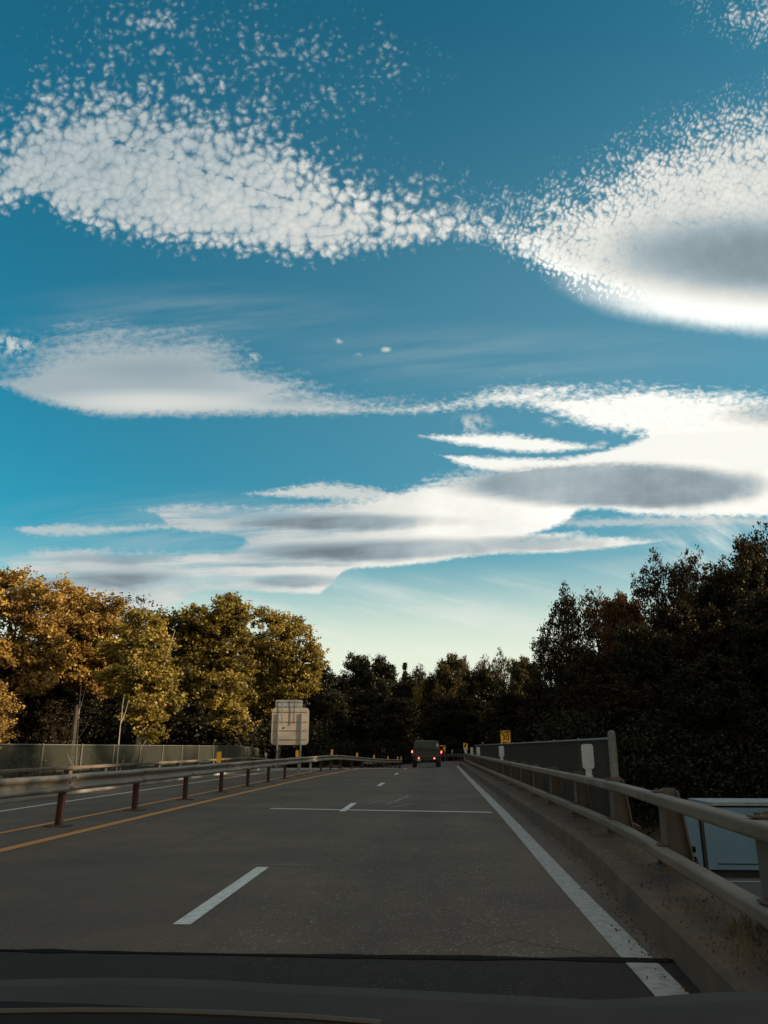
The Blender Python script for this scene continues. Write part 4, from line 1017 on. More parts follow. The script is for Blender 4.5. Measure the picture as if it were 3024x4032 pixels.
mbw = MB(); mbw.prism([(0.70, 1.70), (0.86, 1.56), (0.80, 1.40), (0.68, 1.44)], Matrix.Translation((0, -0.018, 0)) @ FACE, 0.008); pv(mbw, 'side_window', M_windowlt)
mbw = MB(); mbw.prism([(-0.89, 1.30), (-0.83, 1.30), (-0.83, 1.70), (-0.86, 1.70)], Matrix.Translation((0, -0.018, 0)) @ FACE, 0.008); pv(mbw, 'side_window', M_windowdk)
for x in (-1.04, 1.04):
    h = pv(MB().box((x, 0.03, 1.07), (0.13, 0.07, 0.24)), 'tail_lamp', M_black)
    pv(MB().prism(round_rect(0.095, 0.19, 0.035, 4), Matrix.Translation((x, -0.006, 1.07)) @ FACE, 0.012), 'lens', M_brake, h)
    pv(MB().prism(round_rect(0.045, 0.125, 0.018, 4), Matrix.Translation((x, -0.020, 1.07)) @ FACE, 0.004), 'bulb', M_lampcore, h)
for x in (-0.56, 0.54):
    h = pv(MB().tube([(x, 0.0, 0.645), (x, 0.06, 0.645)], 0.075, 12), 'tail_lamp', M_black)
    pv(MB().tube([(x, -0.014, 0.645), (x, -0.002, 0.645)], 0.068, 12), 'lens', M_brake, h)
    pv(MB().tube([(x, -0.020, 0.645), (x, -0.015, 0.645)], 0.034, 12), 'bulb', M_lampcore, h)
pv(MB().prism(round_rect(0.26, 0.14, 0.01, 2), Matrix.Translation((-0.56, 0.02, 0.50)) @ FACE, 0.01), 'licence_plate', M_steelpost)
for x, w in ((-0.60, 0.34), (0.18, 0.10), (0.60, 0.11), (0.73, 0.07)):
    pv(MB().prism(round_rect(w, 0.08, 0.02, 3), Matrix.Translation((x, 0.024, 1.05)) @ FACE, 0.01), 'bumper_marking', M_canvas)
for x in (-0.62, 0.62): pv(MB().tube([(x, 0.25, 0.60), (x, 0.25, 0.28)], 0.01, 5), 'mud_flap', M_rubber)
for x in (-1.12, 1.12): pv(MB().box((x * 0.98, 3.2, 1.35), (0.12, 0.05, 0.24)), 'wing_mirror', M_black)

# ------------------------------------------------------------------ lower road and its traffic
lr = strip('lower_road', lambda y: -60, lambda y: 75, 24.5, 44.5, M_lower, 0, lambda x, y: -5.06, 3, nx=20); tag(lr, kind='structure')
LZ = -5.06
for y in (25.4, 43.6):
    ribbon('edge_line', [Vector((-60, y, 0)), Vector((75, y, 0))], 0.15, M_white, 0.004, lr, lambda x, y: LZ, step=10)
for k in range(14):
    ribbon('lane_dash', [Vector((-60 + 10 * k, 30.2, 0)), Vector((-57 + 10 * k, 30.2, 0))], 0.13, M_white, 0.004, lr, lambda x, y: LZ, step=3)
TY = 31.6; a = at(2682, 3158, TY); bq = at(2682, 3435, TY)
zt, zb_ = a.z, bq.z
tr = empty('box_truck', (a.x, TY + 1.2, LZ)); tag(tr, 'pale blue box truck with dark corner post, on the lower road behind the railing', 'truck'); inv = Matrix.Translation(tr.location).inverted()
def pt(mb, name, m, parent=None, **k):
    o = mb.build(name, m, **k); o.parent = tr; o.matrix_parent_inverse = inv; return o
x0 = a.x; xe = x0 + 7.4
pt(MB().box(((x0 + 0.72 + xe) / 2, TY + 1.2, (zt + zb_) / 2 - 0.05), (xe - x0 - 0.74, 2.4, zt - zb_ - 0.28)), 'box_body', M_boxpaint, bevel=0.02)
mbq = MB(); mbq.prism([(0, 0), (0.60, 0), (0.60, zt - zb_ - 0.28), (0.42, zt - zb_ - 0.28), (0.10, zt - zb_ - 0.42), (0, zt - zb_ - 0.70)], Matrix.Translation((x0, TY + 2.35, zb_ + 0.08)) @ FACE, 2.3); pt(mbq, 'rear_end', M_boxpaint, bevel=0.03)
pt(MB().box((x0 + 0.68, TY + 1.2, (zt + zb_) / 2 - 0.05), (0.10, 2.46, zt - zb_ - 0.24)), 'corner_post', M_chassis)
pt(MB().box(((x0 + xe) / 2 + 0.5, TY + 1.2, zt - 0.06), (xe - x0 - 1.0, 2.5, 0.12)), 'roof_rail', M_boxedge)
pt(MB().box(((x0 + xe) / 2 + 0.5, TY + 1.2, zb_ + 0.30), (xe - x0 - 1.2, 2.43, 0.035)), 'side_groove', M_chassis)
pt(MB().box(((x0 + xe) / 2 + 0.4, TY + 1.2, zb_ - 0.05), (xe - x0 - 0.9, 2.2, 0.26)), 'chassis', M_chassis)
for z in (zb_ + 0.78, zb_ + 0.40): pt(MB().box((x0 + 0.26, TY + 0.045, z), (0.20, 0.04, 0.20 if z > zb_ + 0.5 else 0.26)), 'rear_lamp', M_black)
pt(MB().box((x0 + 0.80, TY + 0.03, zb_ + 1.25), (0.10, 0.05, 0.06)), 'marker_lamp', M_boxedge)
for k in range(5): pt(MB().tube([(x0 - 0.35 + 0.03 * (k % 2), TY + 0.5, zt - 0.15 - 0.14 * k), (x0 - 0.02, TY + 0.5, zt - 0.15 - 0.14 * k)], 0.05, 6), 'gaiter_fold', M_chassis)
cabx = xe + 0.1
cab = MB(); cab.prism([(0, 0.9), (2.3, 0.9), (2.3, 1.9), (1.9, 2.75), (1.5, 2.85), (0, 2.85)], Matrix.Translation((cabx, TY + 2.2, LZ)) @ FACE, 2.1); pt(cab, 'cab', M_boxpaint, bevel=0.04)
cw = MB(); cw.prism([(0.5, 1.9), (1.95, 1.9), (1.65, 2.6), (0.5, 2.6)], Matrix.Translation((cabx, TY + 0.09, LZ)) @ FACE, 0.01); pt(cw, 'window', M_windowdk)
for wxx in (x0 + 2.4, cabx + 1.2):
    for yy in (TY + 0.25, TY + 2.15):
        w = wheel(wxx, yy, 0.50, 0.30, parent=tr, rim=False); w.rotation_euler = (0, 0, math.pi / 2); w.location = (wxx - tr.location.x, yy - tr.location.y, 0.50)
# maroon van further along
a = at(2438, 3238, 36.0); a.x -= 2.7; vn = empty('van', (a.x + 2.4, 37.0, LZ)); tag(vn, 'dark maroon high-roofed van glimpsed between the railing tubes, left of the box truck', 'van'); inv = Matrix.Translation(vn.location).inverted()
H_ = a.z - LZ
vb = MB(); vb.prism([(0, 0.45), (5.0, 0.45), (5.0, 1.2), (4.3, 1.45), (3.6, H_ - 0.15), (3.3, H_), (0.12, H_), (0, H_ - 0.15)], Matrix.Translation((a.x, 38.0, LZ)) @ FACE, 2.0)
o = vb.build('body', M_maroon, bevel=0.05); o.parent = vn; o.matrix_parent_inverse = inv
for (xa, xb) in ((2.5, 3.6),):
    mbw = MB(); mbw.prism([(xa, 1.4), (4.15, 1.4), (xb, H_ - 0.3), (xa, H_ - 0.3)], Matrix.Translation((a.x, 35.995, LZ)) @ FACE, 0.01); o = mbw.build('window', M_windowdk); o.parent = vn; o.matrix_parent_inverse = inv
o = MB().box((a.x + 1.7, 37, H_ + LZ + 0.015), (3.1, 1.8, 0.03)).build('roof_highlight', M_galv); o.parent = vn; o.matrix_parent_inverse = inv  # paler sheet standing in for the highlight along the van's top edge
for xx in (0.9, 4.0):
    for yy in (-0.85, 0.85):
        w = wheel(0, 0, 0.36, 0.22, parent=vn, rim=False); w.rotation_euler = (0, 0, math.pi / 2); w.location = (a.x + xx - vn.location.x, yy, 0.36)

# ------------------------------------------------------------------ own car: bonnet, cowl and wiper in front of the camera
cr_ = empty('car', (0.2, 1.0, 0)); tag(cr_, 'dusty dark bonnet and wiper cowl of the car the picture is taken from', 'car'); inv = Matrix.Translation(cr_.location).inverted()
def pc(mb, name, m, **k):
    o = mb.build(name, m, **k); o.parent = cr_; o.matrix_parent_inverse = inv; return o
edge = [(-900, 3935), (-400, 3905), (0, 3884), (400, 3877), (800, 3888), (1100, 3908), (1500, 3925), (2000, 3952), (2400, 3974), (2650, 3958), (2850, 3942), (3024, 3938), (3500, 3950), (4000, 3990)]
mb = MB(); rows = []
for t, yv, dz in ((0, 2.25, -0.30), (0.03, 2.22, -0.07), (0.08, 2.12, -0.015), (0.2, 2.0, 0.0), (0.6, 1.5, 0.0), (1.0, 1.12, -0.02)):
    row = []
    for i in range(61):
        u = -900 + 4900 * i / 60; ve = interp(edge, u); pe = at(u, ve, 2.0)
        x = pe.x; z = pe.z + dz - 0.030 * abs(t - 0.2) if t > 0.2 else pe.z + dz
        row.append((x * (1 if t < 0.3 else 1 + 0.0 * t), yv, z))
    rows.append(row)
for a, b in zip(rows, rows[1:]):
    for k in range(60): mb.quad(a[k], a[k + 1], b[k + 1], b[k])
pc(mb, 'bonnet', M_hood, smooth=True)
cedge = [(-900, 3990), (0, 3940), (500, 3958), (1000, 3990), (1300, 4015), (1800, 4050), (3024, 4060), (4000, 4070)]
mb = MB(); rows = []
for yv, dz in ((1.16, -0.10), (1.10, 0.0), (0.95, -0.01), (0.70, -0.06)):
    rows.append([(at(-900 + 4900 * i / 40, interp(cedge, -900 + 4900 * i / 40), 1.10).x, yv, at(-900 + 4900 * i / 40, interp(cedge, -900 + 4900 * i / 40), 1.10).z + dz) for i in range(41)])
for a, b in zip(rows, rows[1:]):
    for k in range(40): mb.quad(a[k], a[k + 1], b[k + 1], b[k])
pc(mb, 'cowl', M_cowl, smooth=True)
pts = [at(u, v, 0.98) + Vector((0, 0, 0.004)) for u, v in ((-300, 4010), (0, 4000), (300, 3996), (600, 3998), (900, 4008), (1200, 4022), (1500, 4045))]
pc(MB().tube(pts, 0.0035, 6), 'wiper_blade', M_trim)

# ------------------------------------------------------------------ vegetation
NP = np.random.RandomState(11)
def leaf_mesh(name, pos, tone, size, m, aspect=0.62, rs=NP, up_bias=0.3):
    n = len(pos)
    d = rs.normal(size=(n, 3)); d[:, 2] *= 0.6; d /= np.linalg.norm(d, axis=1)[:, None]
    e = rs.normal(size=(n, 3)); nrm = np.cross(d, e); nrm /= np.linalg.norm(nrm, axis=1)[:, None]
    b = np.cross(nrm, d)
    s = (size * rs.uniform(0.6, 1.35, n))[:, None]
    v = np.empty((n, 4, 3), np.float32)
    v[:, 0] = pos - d * s * 0.5; v[:, 1] = pos + b * s * aspect * 0.5 + d * s * 0.05 + nrm * s * 0.10
    v[:, 2] = pos + d * s * 0.5; v[:, 3] = pos - b * s * aspect * 0.5 + d * s * 0.05 + nrm * s * 0.10
    me = bpy.data.meshes.new(name); me.vertices.add(n * 4); me.vertices.foreach_set('co', v.ravel())
    me.loops.add(n * 4); me.loops.foreach_set('vertex_index', np.arange(n * 4, dtype=np.int32))
    me.polygons.add(n); me.polygons.foreach_set('loop_start', np.arange(0, n * 4, 4, dtype=np.int32)); me.polygons.foreach_set('loop_total', np.full(n, 4, np.int32))
    at_ = me.attributes.new('tone', 'FLOAT', 'FACE'); at_.data.foreach_set('value', np.clip(tone, 0, 1).astype(np.float32))
    me.update(calc_edges=True); me.materials.append(m); return me
def clumps(lobes, rng, density, crad, per, air=0.0):
    P = []; Tn = []; C = []
    for (c, r) in lobes:
        c = np.array(c); r = np.array(r); area = 4 * math.pi * ((r[0] * r[1]) ** 1.6 / 3 + (r[0] * r[2]) ** 1.6 / 3 + (r[1] * r[2]) ** 1.6 / 3) ** (1 / 1.6)
        n = max(5, int(density * area / (crad ** 2)))
        d = rng.normal(size=(n, 3)); d /= np.linalg.norm(d, axis=1)[:, None]
        rad = rng.uniform(0.45, 1.06, n) ** 0.6
        rad *= 1 + 0.10 * np.sin(d[:, 0] * 5 + c[0]) * np.cos(d[:, 2] * 6 + c[1])
        cc = c + d * rad[:, None] * r
        lt = rng.uniform(-0.07, 0.07)
        for q in cc:
            rr = crad * rng.uniform(0.5, 1.25); k = max(4, int(per * (rr / crad) ** 2 * (1 - air * rng.uniform(0, 1))))
            off = rng.normal(size=(k, 3)) * np.array([0.50, 0.50, 0.33]) * rr
            # leaves string out along short twigs
            tw = rng.normal(size=(3, 3)); tw[:, 2] = np.abs(tw[:, 2]) * 0.7; tw /= np.linalg.norm(tw, axis=1)[:, None]
            idx = rng.randint(0, 3, k); along_ = rng.uniform(0, 1.15, k)[:, None] * rr
            off = off * 0.45 + tw[idx] * along_
            P.append(q + off); Tn.append(np.clip(rng.normal(0.45 + lt, 0.16) + rng.normal(0, 0.13, k), 0, 1)); C.append(q)
    return np.concatenate(P), np.concatenate(Tn), C
def tree(name, base, lobes, m, leaf, crad, per, dens, seed, bark=None, trunk_r=0.22, air=0.0, lean=None, label=None, cat='tree', group=None, twig=0.35):
    rng = np.random.RandomState(seed); bark = bark or M_bark
    root = empty(name, base); B = np.array(base)
    L = [(np.array(c) - B, r) for c, r in lobes]
    P, Tn, C = clumps(L, rng, dens, crad, per, air)
    me = leaf_mesh('crown', P, Tn, leaf, m, rs=rng)
    o = bpy.data.objects.new('crown', me); COL.objects.link(o); o.parent = root
    mb = MB(); cen = sum((c for c, r in L)) / len(L); zt = max(c[2] - r[2] * 0.2 for c, r in L)
    ln = lean if lean is not None else (cen[0] * 0.8, cen[1] * 0.8)
    def tr_pt(t): return Vector((ln[0] * t ** 1.3 + 0.15 * math.sin(4 * t + seed), ln[1] * t ** 1.3 + 0.15 * math.cos(5 * t + seed), zt * t))
    pts = [tr_pt(i / 8) for i in range(9)]; pts[0] = Vector((0, 0, -0.5))
    mb.tube(pts, [trunk_r * (1.25 - 1.1 * i / 8) for i in range(9)], 7)
    for c, r in L:
        c = Vector(c); t0 = min(0.9, max(0.15, (c.z - Vector(r).z * 0.8) / zt * 0.8)); a = tr_pt(t0); mid = a.lerp(c, 0.5) + Vector((0, 0, 0.35)) + Vector(rng.normal(size=3) * 0.25)
        mb.tube([a, mid, c], [trunk_r * 0.5, trunk_r * 0.32, trunk_r * 0.16], 5)
        k = 0
        for q in C:
            q = Vector(q); dd = q - c
            if abs(dd.x) < r[0] * 1.1 and abs(dd.y) < r[1] * 1.1 and abs(dd.z) < r[2] * 1.1 and rng.rand() < twig:
                md = c.lerp(q, 0.55) + Vector(rng.normal(size=3) * 0.15); mb.tube([c.lerp(q, 0.1), md, q], [trunk_r * 0.14, trunk_r * 0.08, 0.012], 3, cap=False)
    mb.build('trunk', bark, root)
    if label: tag(root, label, cat, group)
    return root
def px_lobes(Y, spec, depth=0.9, seed=0):
    r_ = random.Random(seed); out = []
    for (u, v, ru, rv) in spec:
        y = Y + r_.uniform(-1.5, 1.5); c = at(u, v, y); k = y / FPX * 1.03
        out.append(((c.x, c.y, c.z), (ru * k, max(1.0, depth * ru * k), rv * k)))
    return out
def gbase(u, Y, dz=0.0):
    x = at(u, 2940, Y).x; return (x, Y, ground_z(x, Y) + dz)
GL = 'autumn trees beyond the left fence'
tree('broadleaf_tree', gbase(20, 52), px_lobes(52, [(10, 2325, 85, 78), (-110, 2400, 120, 110), (60, 2420, 90, 90), (150, 2400, 80, 85), (120, 2560, 100, 70), (40, 2640, 120, 80), (-80, 2600, 120, 100), (190, 2500, 55, 50), (150, 2690, 55, 45), (-90, 2760, 110, 90)]), L_orange, 0.26, 0.80, 110, 0.80, 21, label='tall orange-leaved tree at the left edge of the picture, highest crown of its row', group=GL)
tree('broadleaf_tree', gbase(290, 56), px_lobes(56, [(250, 2375, 90, 75), (350, 2420, 75, 65), (300, 2500, 130, 95), (390, 2520, 85, 80), (430, 2400, 45, 38), (235, 2470, 70, 70), (420, 2600, 80, 60), (300, 2620, 110, 80), (380, 2700, 70, 50)]), L_orange, 0.26, 0.80, 110, 0.80, 22, label='orange and golden tree with a rounded top, second from the left edge', group=GL)
tree('broadleaf_tree', gbase(520, 66), px_lobes(66, [(465, 2385, 52, 38), (560, 2395, 52, 36), (520, 2450, 95, 60), (600, 2460, 60, 50), (620, 2520, 90, 90)]), L_dkolive, 0.24, 0.8, 50, 0.45, 23, air=0.4, label='thin dark olive treetop standing up behind the golden trees', group=GL)
tree('broadleaf_tree', gbase(470, 50), px_lobes(50, [(560, 2480, 80, 62), (480, 2560, 80, 65), (610, 2570, 65, 62), (540, 2640, 95, 65), (630, 2680, 55, 48), (560, 2720, 75, 50), (640, 2745, 48, 42), (560, 2810, 75, 45), (650, 2790, 35, 35), (600, 2880, 38, 55), (440, 2690, 60, 50)]), L_gold, 0.24, 0.70, 95, 0.78, 24, bark=M_birch, trunk_r=0.15, lean=(3.0, 0.0), label='golden tree with a pale leaning trunk, bulging to the right above the fence', group=GL)
tree('broadleaf_tree', gbase(860, 66), px_lobes(66, [(900, 2385, 62, 28), (965, 2420, 34, 32), (870, 2415, 90, 48), (780, 2440, 75, 48), (940, 2465, 48, 42), (690, 2470, 65, 45), (840, 2520, 150, 80), (720, 2580, 100, 85), (920, 2580, 85, 80), (830, 2680, 150, 90), (930, 2720, 70, 65), (700, 2700, 70, 60)]), L_olive, 0.25, 0.80, 105, 0.75, 25, label='broad dark olive oak with a flat lit top left of centre', group=GL)
tree('broadleaf_tree', gbase(925, 60), px_lobes(60, [(915, 2690, 40, 35), (900, 2770, 60, 55), (940, 2830, 45, 48), (900, 2860, 55, 40), (930, 2900, 40, 42), (860, 2790, 40, 35)]), L_gold, 0.23, 0.62, 90, 0.8, 26, trunk_r=0.16, label='small bright yellow-green tree low in front of the dark oak, left of the sign back', group=GL)
tree('broadleaf_tree', gbase(1090, 69), px_lobes(69, [(1045, 2450, 50, 38), (1130, 2470, 62, 42), (1185, 2520, 62, 50), (1080, 2540, 100, 62), (1235, 2585, 38, 40), (1180, 2610, 80, 58), (1060, 2640, 90, 70), (1150, 2700, 85, 60), (1210, 2690, 42, 45), (1040, 2760, 55, 60), (1090, 2790, 50, 45), (1000, 2560, 42, 60), (1250, 2640, 22, 24)]), L_gold, 0.24, 0.75, 95, 0.76, 27, label='golden-green tree right above the large sign back, last one of the lit row', group=GL)
tree('broadleaf_tree', gbase(-20, 44), px_lobes(44, [(-20, 2740, 45, 55), (0, 2830, 55, 50), (-40, 2900, 60, 50)]), L_orange, 0.18, 0.6, 80, 0.6, 28, trunk_r=0.12, label='low orange branch end poking in at the left picture edge above the fence', group=GL)
# shaded trees behind and below the lit row
def conifer(name, base, H, Rr, m, seed, label=None, group=None, n_whorl=16, per=220, leaf=0.22, cat='conifer', sparse=1.0):
    rng = np.random.RandomState(seed); P = []; Tn = []; mb = MB(); root = empty(name, base)
    mb.tube([(0, 0, -0.4), (0.1, 0, H * 0.5), (0, 0.05, H * 0.98)], [0.016 * H, 0.010 * H, 0.02], 6)
    for w in range(n_whorl):
        t = w / n_whorl; z = H * (0.14 + 0.84 * t); rad = Rr * (1 - t) ** 0.85 * rng.uniform(0.55, 1.15) + 0.12; z += rng.uniform(-0.2, 0.2); nb = rng.randint(5, 8)
        for k in range(nb):
            a = rng.uniform(0, 2 * math.pi); L_ = rad * rng.uniform(0.6, 1.1); dr = rng.uniform(-0.08, 0.22)
            e = np.array([math.cos(a) * L_, math.sin(a) * L_, z + dr * L_]); s = np.array([0, 0, z])
            mb.tube([s, (s + e) / 2 + [0, 0, 0.05 * L_], e], [0.03, 0.02, 0.008], 3, cap=False)
            kk = int(per * sparse * (0.25 + L_ / Rr)); tt = rng.uniform(0.2, 1.03, kk)[:, None]
            sp = (0.16 + 0.15 * L_) * (1.2 - tt * 0.5)
            P.append(s + (e - s) * tt + rng.normal(size=(kk, 3)) * np.array([1, 1, 0.75]) * sp); Tn.append(rng.normal(0.45, 0.17, kk))
    me = leaf_mesh('crown', np.concatenate(P), np.concatenate(Tn), leaf, m, 0.4, rng); o = bpy.data.objects.new('crown', me); COL.objects.link(o); o.parent = root
    mb.build('trunk', M_bark, root)
    if label: tag(root, label, cat, group)
    return root
conifer('evergreen_tree', gbase(375, 47), 6.2, 3.2, L_needle, 41, 'dark shaded evergreen below the orange trees, just above the left fence')
conifer('evergreen_tree', gbase(250, 45), 4.4, 2.3, L_needle, 42, 'short dull evergreen beside the bare shrub, left of the taller one')
def shrub(u, Y, w, h, m, seed, label):
    x, y, z = gbase(u, Y); rr = random.Random(seed)
    lobes = [((x + rr.uniform(-w, w) * 0.6, y + rr.uniform(-.6, .6), z + h * rr.uniform(0.3, 0.8)), (w * 0.45, w * 0.45, h * 0.30)) for _ in range(6)]
    return tree('shrub', (x, y, z), lobes, m, 0.15, 0.45, 60, 0.6, seed, trunk_r=0.05, label=label, cat='shrub', group='shrubs behind the left fence')
shrub(60, 40, 1.4, 2.9, L_bush, 51, 'olive shrub behind the fence near the left picture edge'); shrub(190, 40, 1.3, 2.3, L_bush, 52, 'soft green shrub behind the fence, right of the bare pale shrub')
shrub(275, 40, 1.0, 1.7, L_bush, 53, 'lowest green shrub peeping over the fence below the dark evergreen'); shrub(650, 46, 1.0, 1.6, L_gold, 54, 'small golden shrub on the fence line right of the leaning pale trunk')
# bare pale shrub
x, y, z = gbase(118, 38.5); bs = empty('bare_shrub', (x, y, z)); tag(bs, 'leafless pale grey shrub with upright twigs behind the left fence', 'shrub')
mb = MB(); rr = random.Random(5)
def branch(p, d, L_, r_, lv):
    q = p + d * L_; mb.tube([p, p.lerp(q, 0.5) + Vector((rr.uniform(-.04, .04), rr.uniform(-.04, .04), 0)) , q], [r_, r_ * 0.8, r_ * 0.55], 4, cap=False)
    if lv:
        for _ in range(3):
            nd = (d + Vector((rr.uniform(-.6, .6), rr.uniform(-.6, .6), rr.uniform(-.05, .4)))).normalized(); branch(p.lerp(q, rr.uniform(0.5, 1)), nd, L_ * rr.uniform(0.5, 0.8), r_ * 0.55, lv - 1)
for k in range(3): branch(Vector((rr.uniform(-.1, .1), 0, -0.2)), Vector((rr.uniform(-.2, .2), rr.uniform(-.2, .2), 1)).normalized(), 1.9, 0.045, 3)
mb.build('branches', M_birch, bs)
# leaning pale trunks standing in front of the shade
def pale_trunk(u0, v0, u1, v1, Y, label, seed):
    a, b = at(u0, v0, Y), at(u1, v1, Y); g = ground_z(a.x, Y); r = empty('bare_tree', (a.x, Y, g)); tag(r, label, 'tree')
    o = Vector((a.x, Y, g)); rr = random.Random(seed); mb = MB(); pts = []
    for i in range(7):
        t = i / 6; q = (Vector((a.x, Y, g)).lerp(b, t)) - o; pts.append(q + Vector((0.08 * math.sin(5 * t), 0, 0)))
    mb.tube(pts, [0.055 - 0.006 * i for i in range(7)], 6); mb.build('trunk', M_birch, r)
    mb = MB()
    for i in (2, 3, 4, 5):
        q = pts[i]; dr = Vector((rr.uniform(-1, 1), rr.uniform(-.4, .4), 1.2)).normalized(); mb.tube([q, q + dr * 0.7, q + dr * 1.2 + Vector((0, 0, .3))], [0.03, 0.02, 0.008], 4)
    mb.build('branches', M_birch, r)
pale_trunk(456, 2942, 492, 2745, 47, 'slender pale trunk leaning right against the dark shade behind the left fence', 1)
pale_trunk(330, 2800, 325, 2690, 49, 'short pale upright trunk in the shade under the orange trees', 2)

# ---- prototypes for the masses of shaded trees; every tree is an object pair of its own, meshes shared
def proto(kind, seed):
    rng = random.Random(seed)
    if kind == 'round':
        lobes = [((0, 0, 8.6), (3.4, 3.4, 3.0)), ((1.8, 1.0, 6.6), (3.0, 3.0, 2.6)), ((-2.1, -0.6, 6.2), (3.0, 3.0, 2.6)), ((0.3, -1.6, 4.6), (3.6, 3.2, 2.4)), ((-0.7, 0.5, 10.4), (2.0, 2.0, 1.7)), ((1.7, -0.5, 9.6), (1.7, 1.7, 1.5)), ((-1.0, 1, 3.2), (3.4, 3.2, 2.0)), ((1.5, -.5, 2.6), (3.0, 3.0, 1.8))]
    elif kind == 'tall':
        lobes = [((0.2, 0, 10.2), (2.2, 2.2, 2.2)), ((1.2, 0.5, 8.2), (2.4, 2.4, 2.0)), ((-1.2, -0.4, 7.6), (2.5, 2.5, 2.2)), ((0, 0.6, 5.4), (3.0, 3.0, 2.3)), ((-0.6, 0, 11.6), (1.1, 1.1, 1.1)), ((1.0, 0, 11.2), (1.1, 1.1, 1.0)), ((0.2, -0.6, 3.2), (3.0, 2.8, 2.0))]
    else:                                 # airy
        lobes = [((0.6, 0, 10.9), (1.0, 1.0, 0.9)), ((-1.5, 0.8, 10.3), (1.2, 1.2, 1.0)), ((2.2, -0.5, 10.0), (1.2, 1.2, 1.0)), ((-3.0, -0.4, 9.0), (1.2, 1.2, 1.0)), ((0.2, 0.5, 9.2), (2.4, 2.2, 1.1)), ((3.4, 0.6, 8.4), (1.3, 1.3, 1.0)), ((-2.2, 1.6, 7.6), (1.7, 1.5, 1.2)), ((1.6, -1.4, 7.6), (1.9, 1.7, 1.2)), ((0, 0, 6.2), (3.2, 2.8, 1.8)), ((-0.5, 0.4, 4.0), (3.2, 3.0, 1.9)), ((-3.4, .4, 5.8), (1.2, 1.2, 1.1)), ((1, .4, 2.4), (3, 2.7, 1.6))]
    lf = {'round': (0.25, 0.90, 165, 0.66, 0.1), 'tall': (0.25, 0.85, 150, 0.70, 0.1), 'airy': (0.22, 0.60, 40, 0.60, 0.5)}[kind]
    return tree('broadleaf_tree', (0, 0, 0), lobes, L_dark, lf[0], lf[1], lf[2], lf[3], seed, trunk_r=0.2, air=lf[4], lean=(0.3, 0.2))
PR_ = {('round', 0): proto('round', 61), ('round', 1): proto('round', 62), ('tall', 0): proto('tall', 63), ('airy', 0): proto('airy', 64), ('airy', 1): proto('airy', 65)}
PR_['pine', 0] = conifer('evergreen_tree', (0, 0, 0), 12.0, 3.0, L_needle, 71, n_whorl=32, per=190, leaf=0.30, sparse=0.9)
PR_['pine', 1] = conifer('evergreen_tree', (0, 0, 0), 12.0, 2.3, L_needle, 72, n_whorl=26, per=170, leaf=0.30, sparse=0.9)
used = set()
def plant(kind, idx, x, y, ztop, wid, m, label, group, rot=None, spread=1.0, cat=None):
    pr = PR_[(kind, idx)]; k = (kind, idx)
    if k in used: o = copy_tree(pr)
    else: o = pr; used.add(k)
    g = ground_z(x, y); h = ztop - g; s = h / (11.9 if kind != 'pine' else 12.0); base_w = {'round': 5.0, 'tall': 3.4, 'airy': 4.4, 'pine': 2.6}[kind]
    o.location = (x, y, g); sx = wid / base_w; o.scale = (sx, sx * spread, s); o.rotation_euler = (0, 0, rot if rot is not None else rnd.uniform(0, 6.28))
    for ch in o.children:
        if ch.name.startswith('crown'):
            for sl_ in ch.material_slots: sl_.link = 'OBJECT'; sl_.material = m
    tag(o, label, cat or ('conifer' if kind == 'pine' else 'tree'), group)
    return o
def plant_px(kind, idx, u, vtop, Y, ru, m, label, group, rot=None):
    a = at(u, vtop, Y); return plant(kind, idx, a.x, Y, a.z, ru * Y / FPX * 1.03, m, label, group, rot)
# right-hand wood
GR = 'shaded trees on the bank to the right'
RT = [
 ('airy', 0, 2230, 2305, 92, 131, L_brown, 'loose thin-leaved tree against the pale sky, leftmost of the right-hand wood'),
 ('airy', 1, 2345, 2305, 94, 106, L_red, 'airy tree with a reddish tinge, just right of the leftmost airy one'),
 ('airy', 1, 2150, 2480, 90, 100, L_brown, 'sparse lower crown at the left foot of the right-hand wood, seen against cream sky'),
 ('round', 0, 2440, 2340, 84, 110, L_red, 'shaded crown with a rusty orange top in the middle of the right-hand slope'),
 ('airy', 0, 2600, 2180, 92, 150, L_brown, 'open-branched tree whose gaps show sky, below the long grey cloud on the right'),
 ('airy', 1, 2710, 2155, 90, 118, L_brown, 'tallest pointed airy crown of the pair at upper right'),
 ('airy', 0, 2830, 2205, 92, 112, L_brown, 'small loose treetop between the airy pair and the tall edge tree'),
 ('airy', 1, 3010, 2045, 84, 137, L_brown, 'very tall airy tree cut by the right picture edge, highest of all'),
 ('tall', 0, 2940, 2190, 80, 110, L_brown, 'dark narrow crown left of the tall edge tree'),
 ('round', 1, 2860, 2260, 76, 190, L_dark, 'big dark rounded crown below the tall edge tree'),
 ('round', 0, 2680, 2370, 74, 190, L_brown, 'broad brown-black crown in the middle of the right wood'),
 ('round', 1, 2530, 2480, 70, 160, L_dark, 'dark rounded tree lower down the slope, above the pole of the fence'),
 ('round', 0, 2360, 2570, 72, 170, L_brown, 'wide dark brown tree below the airy pair on the left of the slope'),
 ('tall', 0, 2250, 2640, 78, 120, L_dark, 'narrow dark tree under the leftmost airy crown'),
 ('round', 1, 2140, 2700, 84, 130, L_brown, 'low dark tree behind the yellow ramp sign'),
 ('round', 0, 3040, 2330, 66, 200, L_dark, 'massive dark tree filling the right edge above the truck'),
 ('round', 1, 2780, 2600, 58, 190, L_dark, 'low black-green crown above the pale blue truck'),
 ('round', 0, 2600, 2700, 92, 160, L_dark, 'low black-green crown right of the fence pole'),
 ('tall', 0, 2430, 2720, 62, 130, L_brown, 'low narrow crown directly behind the large white delineator'),
]
